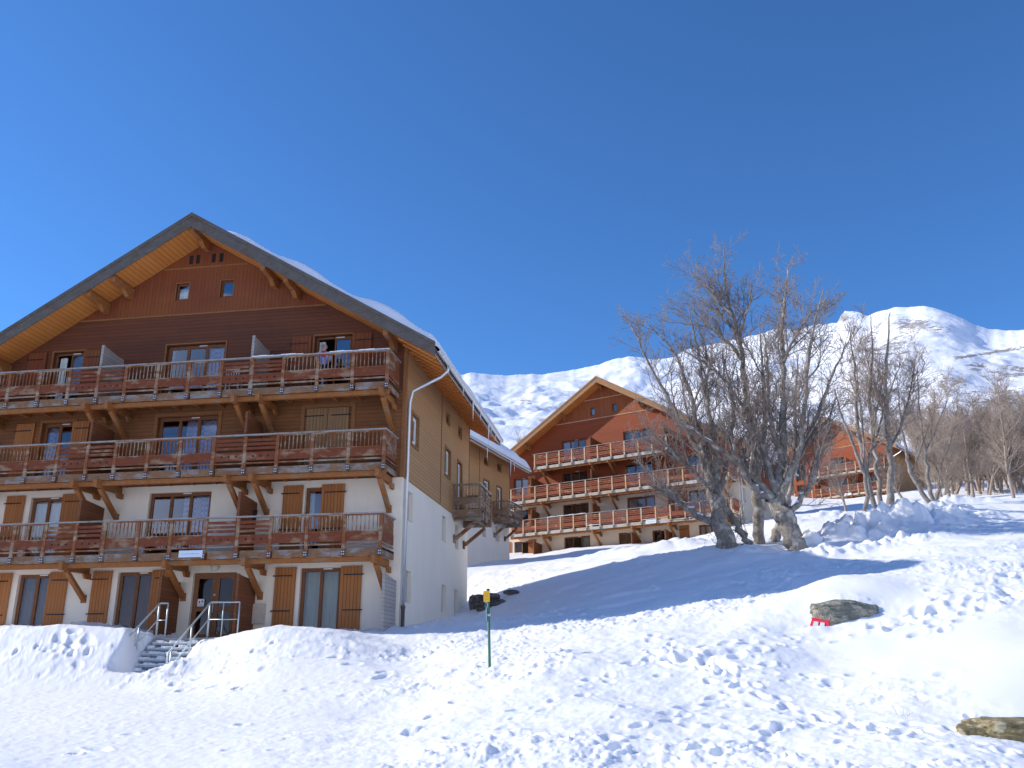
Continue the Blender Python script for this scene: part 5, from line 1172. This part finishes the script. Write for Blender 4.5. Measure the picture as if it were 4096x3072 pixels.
def rock(loc, size, mat, label, seed, rz=0, squ=.35, cat='rock', group=None):
    bm = bmesh.new(); bmesh.ops.create_icosphere(bm, subdivisions=5, radius=1)
    P = np.array([v.co[:] for v in bm.verts])
    Q = np.sign(P)*np.abs(P)**(1-squ); Q /= np.max(np.abs(Q))
    f = 1+.30*fbm(P[:, 0]*1.3+P[:, 2]*.8+seed*5, P[:, 1]*1.3-P[:, 2]*.9, 1.2, 4, seed)
    f += .12*np.round(fbm(P[:, 2]*2+seed, P[:, 0]*.6, 1.6, 2, seed+9)*4)/4
    Q = Q*f[:, None]*np.array(size)
    for v, q in zip(bm.verts, Q): v.co = q
    me = bpy.data.meshes.new('rock'); bm.to_mesh(me); bm.free(); me.materials.append(M[mat])
    o = bpy.data.objects.new('rock', me); COL.objects.link(o); o.location = loc; o.rotation_euler = (0, 0, rz)
    return tag(o, label, cat, group)
rock((4.45, 23.12, 1.24), (.80, .46, .33), 'slate', 'long grey green rock showing under the smooth snow dome, beside the red marker', 3, .22)
rock((2.66, 23.35, 1.13), (.20, .16, .08), 'slate', 'small flat grey stone peeping from the snow, left of the larger rock', 5, .1)
rock((4.80, 14.35, -.96), (.74, .46, .29), 'ochre', 'mossy ochre boulder in the snow at the bottom right corner', 8, .1)
for i, (x, y, z, sx, sz, lb) in enumerate(((-7.5, 37.7, 2.72, .50, .58, 'tall dark boulder standing against the corner of the white side wall'), (-6.85, 37.3, 3.02, .60, .20, 'dark rock behind the marker post, the largest of the low ones'), (-6.55, 36.9, 2.72, .50, .22, 'rounded dark rock just right of the marker post'),
                                 (-6.1, 37.9, 3.25, .35, .12, 'small dark rock farthest right and highest on the bank'), (-7.0, 36.6, 2.48, .32, .12, 'low dark rock at the foot of the bank left of the marker post'))):
    rock((x, y+.1, z-.06), (sx*.62, .3, sz*.72), 'darkrock', lb, 20+i, i*.4, group='dark rocks in the bank beside the white wall')
def tuft(x, y, n, h, label, seed):
    rs = np.random.default_rng(seed); tm = TreeMesh(); z = ground_h(x, y)
    for _ in range(n):
        p = (rs.normal(0, .06), rs.normal(0, .04), -.15); pts, _d = wander(rs, p, (rs.normal(0, .5), rs.normal(0, .3), 1), h*rs.uniform(.5, 1)+.12, 4, .2, 0)
        tm.line(pts, np.linspace(.006, .002, 5), 3)
    o = tm.build('dry_plant', M['twig']); o.location = (x, y, z); tag(o, label, 'plant')
tuft(3.62, 15.3, 9, .22, 'sprig of dry stems in smooth snow, above the ochre boulder', 1)
tuft(4.05, 15.9, 4, .25, 'single thin dry stem right of the sprig near the ochre boulder', 2)
tuft(-9.9, 21.0, 14, .16, 'brownish dry tuft in the snow slope below the steps, right of them', 3)
tuft(-1.35, 21.6, 12, .14, 'pale straw tuft in the snow right of the marker post', 4)
# marker post
px, py = -3.86, 21.0; pz = ground_h(px, py)
post = empty('marker_post', (px, py, pz-.3)); tag(post, 'slim green post with small yellow plate on top, standing alone in the snow', 'marker post')
post.rotation_euler = (0, math.radians(-1.5), 0)
mb = MB(); mb.tube([(0, 0, -.3), (0, 0, 2.02)], .032, 12); mb.build('pole', plain('green post paint', (.05, .17, .12), .5, 0, .3, 6), post, True)
mb = MB(); mb.tube([(0, 0, 2.0), (0, 0, 2.08)], .036, 12); mb.build('cap', M['iron'], post, True)
mb = MB(); mb.box(-.10, .045, -.07, -.045, 1.78, 2.03, 0)
for z in (1.96, 1.91, 1.84): mb.box(-.065, .005, -.0725, -.0705, z-.008, z+.006, 1)
mb.build('plate', [plain('yellow plate', (.86, .50, .03), .5, 0, .05), plain('orange print', (.70, .33, .02), .5)], post)
mb = MB(); mb.box(-.055, -.035, -.05, .0, 1.35, 1.66, 0); mb.tube([(-.04, 0, 1.5), (.045, 0, 1.52)], .012, 6); mb.tube([(0, 0, 1.46), (0, 0, 1.5)], .042, 12); mb.build('strap', M['galv'], post)
# red and white marker beside the rock
rx, ry = 3.78, 22.72; rz_ = 1.06
mk = empty('snow_marker', (rx, ry, rz_-.15)); tag(mk, 'small red and white plastic marker half buried beside the grey rock', 'marker'); mk.rotation_euler = (math.radians(-14), math.radians(11), math.radians(-22))
mb = MB(); mb.add([(-.26, -.16, -.2), (.26, -.16, -.2), (.26, .2, -.2), (-.26, .2, -.2), (-.21, -.11, .2), (.17, -.11, .2), (.17, .17, .2), (-.21, .17, .2)],
    [(0, 3, 2, 1), (4, 5, 6, 7), (0, 1, 5, 4), (1, 2, 6, 5), (2, 3, 7, 6), (3, 0, 4, 7)]); mb.box(-.225, .185, -.125, .18, .2, .225)
mb.build('body', plain('bright red plastic', (.72, .05, .07), .35, 0, .06), mk)
mb = MB()
for (a0, b0, a1, b1) in ((-.17, -.05, -.155, -.05), (-.005, .115, -.005, .09)):
    mb.add([(a0, -.146, -.08), (b0, -.146, -.08), (b1, -.118, .14), (a1, -.118, .14), (a0, -.161, -.08), (b0, -.161, -.08), (b1, -.133, .14), (a1, -.133, .14)], [(0, 1, 2, 3), (7, 6, 5, 4), (0, 4, 5, 1), (1, 5, 6, 2), (2, 6, 7, 3), (3, 7, 4, 0)])
mb.build('panel', plain('pale grey panel', (.66, .66, .68), .5), mk)
# entrance steps with two galvanised railings
ax, ay, az = CH['A']['o']
stp = empty('entrance_steps', (ax, ay, az)); tag(stp, 'snowy metal steps up to the entrance door with tube railings both sides', 'steps')
mb = MB(); mb.box(-7.45, -4.35, -1.72, -.02, -.16, -.06)
mb.build('landing', plain('grey concrete', (.36, .34, .31), .9, 0, .15, 2), stp)
T_ = [(-1.74-.285*(k+1), -.06-.165*(k+1)) for k in range(8)]
for k, (y, z) in enumerate(T_):
    t = MB(); t.box(-7.22, -5.58, y, y+.27, z-.045, z); o = t.build('tread', M['galv'], stp)
    q = MB(); n = 14
    for i in range(n):
        x0 = -7.2+1.6*i/n; hh = .05+.035*math.sin(i*1.3+k*2.1)+.02*math.sin(i*2.9+k)
        q.box(x0, x0+1.6/n, y-.015+.02*math.sin(i*2+k), y+.25, z+.001, z+max(.02, hh))
    q.build('snow', M['snow'], o)
st = MB()
for u in (-7.26, -5.54): st.beam((u, -1.74, -.16), (u, -4.1, -1.50), .03, .18)
st.build('stringer', M['galv'], stp)
for u, land in ((-7.27, .26), (-5.56, .95)):
    r = MB()
    r.tube([(u, -3.98, -1.15), (u, -3.98, -.58), (u, -1.78, .96), (u, -1.70, 1.0), (u+land, -1.70, 1.0)], .026, 8)
    r.tube([(u, -3.85, -1.0), (u, -1.85, .42), (u, -1.76, .45)], .017, 8)
    r.tube([(u, -1.76, .98), (u, -1.76, -.08)], .030, 8); r.tube([(u, -1.76, -.02), (u, -1.95, -.16), (u, -3.6, -1.28)], .02, 8)
    r.tube([(u, -2.76, .27), (u, -2.76, -.70)], .028, 8); r.tube([(u, -3.80, -.46), (u, -3.80, -1.35)], .028, 8)
    r.tube([(u+land, -1.70, 1.0), (u+land, -1.70, -.06)], .026, 8); r.tube([(u, -1.70, .48), (u+land, -1.70, .48)], .016, 8)
    if land > .5: r.tube([(u+.42, -1.70, 1.0), (u+.42, -1.70, -.06)], .02, 8)
    r.build('railing', M['galv'], stp, True)
# garden chairs on balconies
def chair(loc, rz, label, s_=1):
    e = empty('garden_chair', loc, rz); tag(e, label, 'chair')
    mb = MB(); mb.box(-.24, .24, -.22, .22, .42, .45); mb.build('seat', M['white'], e)
    mb = MB(); mb.box(-.24, -.20, .20, .24, .45, .86); mb.box(.20, .24, .20, .24, .45, .86); mb.box(-.20, .20, .205, .235, .80, .86); mb.box(-.20, .20, .205, .235, .54, .58)
    for k in range(4): mb.box(-.15+.09*k, -.12+.09*k, .21, .23, .58, .80)
    mb.build('backrest', M['white'], e)
    for x in (-.22, .22):
        for y in (-.2, .2):
            g = MB(); g.beam((x, y, 0), (x*.95, y*.95, .42), .035, .035); g.build('leg', M['white'], e)
        g = MB(); g.box(x-.02, x+.02, -.22, .22, .62, .65); g.build('armrest', M['white'], e)
chair((ax-5.95, ay-.85, az+8.14), 3.3, 'white garden chair behind the slats of the nearest chalet, top balcony')
def locB(u, y, h):
    o = CH['B']['o']; r = CH['B']['rz']; return (o[0]+u*math.cos(r)-y*math.sin(r), o[1]+u*math.sin(r)+y*math.cos(r), o[2]+h)
chair(locB(ub(-8.75), -1.0, 2.64), 2.6-.41, 'white garden chair at the left end of the middle chalet, lowest balcony')
chair(locB(ub(-2.6), -.9, 5.39), 3.0-.41, 'pale garden chair on the second balcony of the middle chalet')
# skis leaning on the partition
sk = empty('skis', (ax-5.55, ay-.35, az+2.64)); tag(sk, 'pair of black skis leaning on the balcony partition of the first floor', 'skis'); sk.rotation_euler = (math.radians(-4), math.radians(19), 0)
for k in range(2):
    g = MB(); g.box(-.045+.1*k, .045+.1*k, -.01-.03*k, .01-.03*k, 0, 1.45); g.beam((.0+.1*k, -.03*k, 1.45), (.0+.1*k, -.08-.03*k, 1.6), .075, .015, up=(1, 0, 0)); g.box(-.03+.1*k, .03+.1*k, -.06-.03*k, -.011-.03*k, .60, .85)
    g.build('ski', M['iron'], sk)

# ------------------------------------------------------------------ the person on the top balcony
def skin_mesh(name, verts, edges, radii, mat, parent, sub=2):
    me = bpy.data.meshes.new(name); me.from_pydata(verts, edges, []); me.update()
    o = bpy.data.objects.new(name, me); COL.objects.link(o)
    md_ = o.modifiers.new('skin', 'SKIN'); o.modifiers.new('sub', 'SUBSURF').levels = sub; o.modifiers['sub'].render_levels = sub
    for i, r in enumerate(radii): me.skin_vertices[0].data[i].radius = (r, r) if not hasattr(r, '__len__') else r
    me.skin_vertices[0].data[0].use_root = True
    dg = bpy.context.evaluated_depsgraph_get(); m2 = bpy.data.meshes.new_from_object(o.evaluated_get(dg))
    o.modifiers.clear(); o.data = m2; m2.materials.clear(); m2.materials.append(mat)
    for p in m2.polygons: p.use_smooth = True
    o.parent = parent
    return o
pe = empty('person', (ax-2.80, ay-.62, az+8.145), math.radians(12))
tag(pe, 'white haired person in lilac blue jacket and red scarf on the top balcony', 'person')
skinm = plain('skin', (.55, .33, .25), .6, 0, .04)
hz = 1.0
V = [(0, 0, .90), (0, 0, 1.08), (0, -.01, 1.26), (0, 0, 1.40), (0, -.01, 1.48), (0, -.02, 1.56), (0, -.02, 1.63),
     (-.10, 0, .86), (-.11, -.01, .48), (-.11, .02, .09), (-.12, -.12, .04), (.10, 0, .86), (.11, -.02, .48), (.11, .02, .09), (.12, -.12, .04),
     (-.18, .0, 1.36), (-.24, -.06, 1.12), (-.21, -.28, .99), (-.20, -.36, .99), (.18, .0, 1.36), (.24, -.06, 1.12), (.21, -.28, .99), (.20, -.36, .99)]
E_ = [(0, 1), (1, 2), (2, 3), (3, 4), (4, 5), (5, 6), (0, 7), (7, 8), (8, 9), (9, 10), (0, 11), (11, 12), (12, 13), (13, 14), (2, 15), (15, 16), (16, 17), (17, 18), (2, 19), (19, 20), (20, 21), (21, 22)]
Rr = [(.15, .12), (.15, .12), (.17, .12), (.10, .08), .055, (.085, .095), (.075, .085), .09, .065, .045, .04, .09, .065, .045, .04, .07, .05, .036, .03, .07, .05, .036, .03]
body = skin_mesh('body', V, E_, Rr, skinm, pe)
jm = plain('lilac blue jacket', (.36, .40, .66), .8, 0, .12); tm_ = plain('dark trousers', (.03, .03, .045), .9)
skin_mesh('jacket', [(0, 0, .86), (0, 0, 1.08), (0, -.01, 1.26), (0, 0, 1.40), (-.18, 0, 1.36), (-.24, -.06, 1.12), (-.215, -.26, .995), (.18, 0, 1.36), (.24, -.06, 1.12), (.215, -.26, .995)],
          [(0, 1), (1, 2), (2, 3), (2, 4), (4, 5), (5, 6), (2, 7), (7, 8), (8, 9)], [(.19, .15), (.18, .145), (.20, .145), (.10, .09), .09, .068, .052, .09, .068, .052], jm, pe)
skin_mesh('trousers', [(0, 0, .92), (-.10, 0, .86), (-.11, -.01, .48), (-.11, .02, .10), (.10, 0, .86), (.11, -.02, .48), (.11, .02, .10)], [(0, 1), (1, 2), (2, 3), (0, 4), (4, 5), (5, 6)], [(.17, .14), .11, .085, .07, .11, .085, .07], tm_, pe)
sc_ = MB(); sc_.add([(-.07, -.165, 1.42), (.07, -.165, 1.42), (.03, -.19, 1.20), (-.03, -.19, 1.20), (-.07, -.11, 1.44), (.07, -.11, 1.44), (.03, -.12, 1.20), (-.03, -.12, 1.20)], [(0, 1, 2, 3), (7, 6, 5, 4), (0, 4, 5, 1), (1, 5, 6, 2), (2, 6, 7, 3), (3, 7, 4, 0)])
sc_.build('scarf', plain('red scarf', (.55, .02, .04), .8), pe)
bm = bmesh.new(); bmesh.ops.create_uvsphere(bm, u_segments=20, v_segments=14, radius=1)
for v in bm.verts:
    x, y, z = v.co; k = .118 + (.012*math.sin(9*x+7*z)); v.co = (x*k*.92, y*k*.98+.012, z*k*.98)
bmesh.ops.delete(bm, geom=[v for v in bm.verts if v.co.y < -.055 and v.co.z < .052 or v.co.z < -.07], context='VERTS')
me = bpy.data.meshes.new('hair'); bm.to_mesh(me); bm.free(); me.materials.append(plain('white hair', (.66, .63, .60), .8)); ha = bpy.data.objects.new('hair', me); COL.objects.link(ha); ha.parent = pe; ha.location = (0, -.02, 1.615)
for p in me.polygons: p.use_smooth = True
fc = MB()
for x in (-.032, .032): fc.box(x-.012, x+.012, -.118, -.10, 1.605, 1.615)
fc.box(-.022, .022, -.115, -.095, 1.545, 1.552); fc.build('eyes', M['iron'], pe)
ns_ = MB(); ns_.add([(-.014, -.108, 1.575), (.014, -.108, 1.575), (0, -.135, 1.578), (0, -.106, 1.61)], [(0, 1, 2), (0, 2, 3), (1, 3, 2), (0, 3, 1)]); ns_.build('nose', skinm, pe)
for sx in (-1, 1):                                  # hands: palm, four fingers and a thumb closed on the rail
    base = (sx*.20, -.37, .985)
    hv = [(0, 0, 0), (0, -.045, 0)]; he = [(0, 1)]; hr_ = [.03, .034]
    for k in range(4):
        o_ = (k-1.5)*.019; L = (.035, .04, .037, .03)[k]
        i0 = len(hv); hv += [(o_, -.075, .002), (o_, -.075-L*.8, -.01), (o_, -.08-L, -.035)]; he += [(1, i0), (i0, i0+1), (i0+1, i0+2)]; hr_ += [.0095, .0085, .0075]
    i0 = len(hv); hv += [(-sx*.032, -.03, -.004), (-sx*.045, -.06, -.02)]; he += [(0, i0), (i0, i0+1)]; hr_ += [.011, .009]
    skin_mesh('hand', [(base[0]+a, base[1]+b, base[2]+c) for a, b, c in hv], he, hr_, skinm, pe, 1)
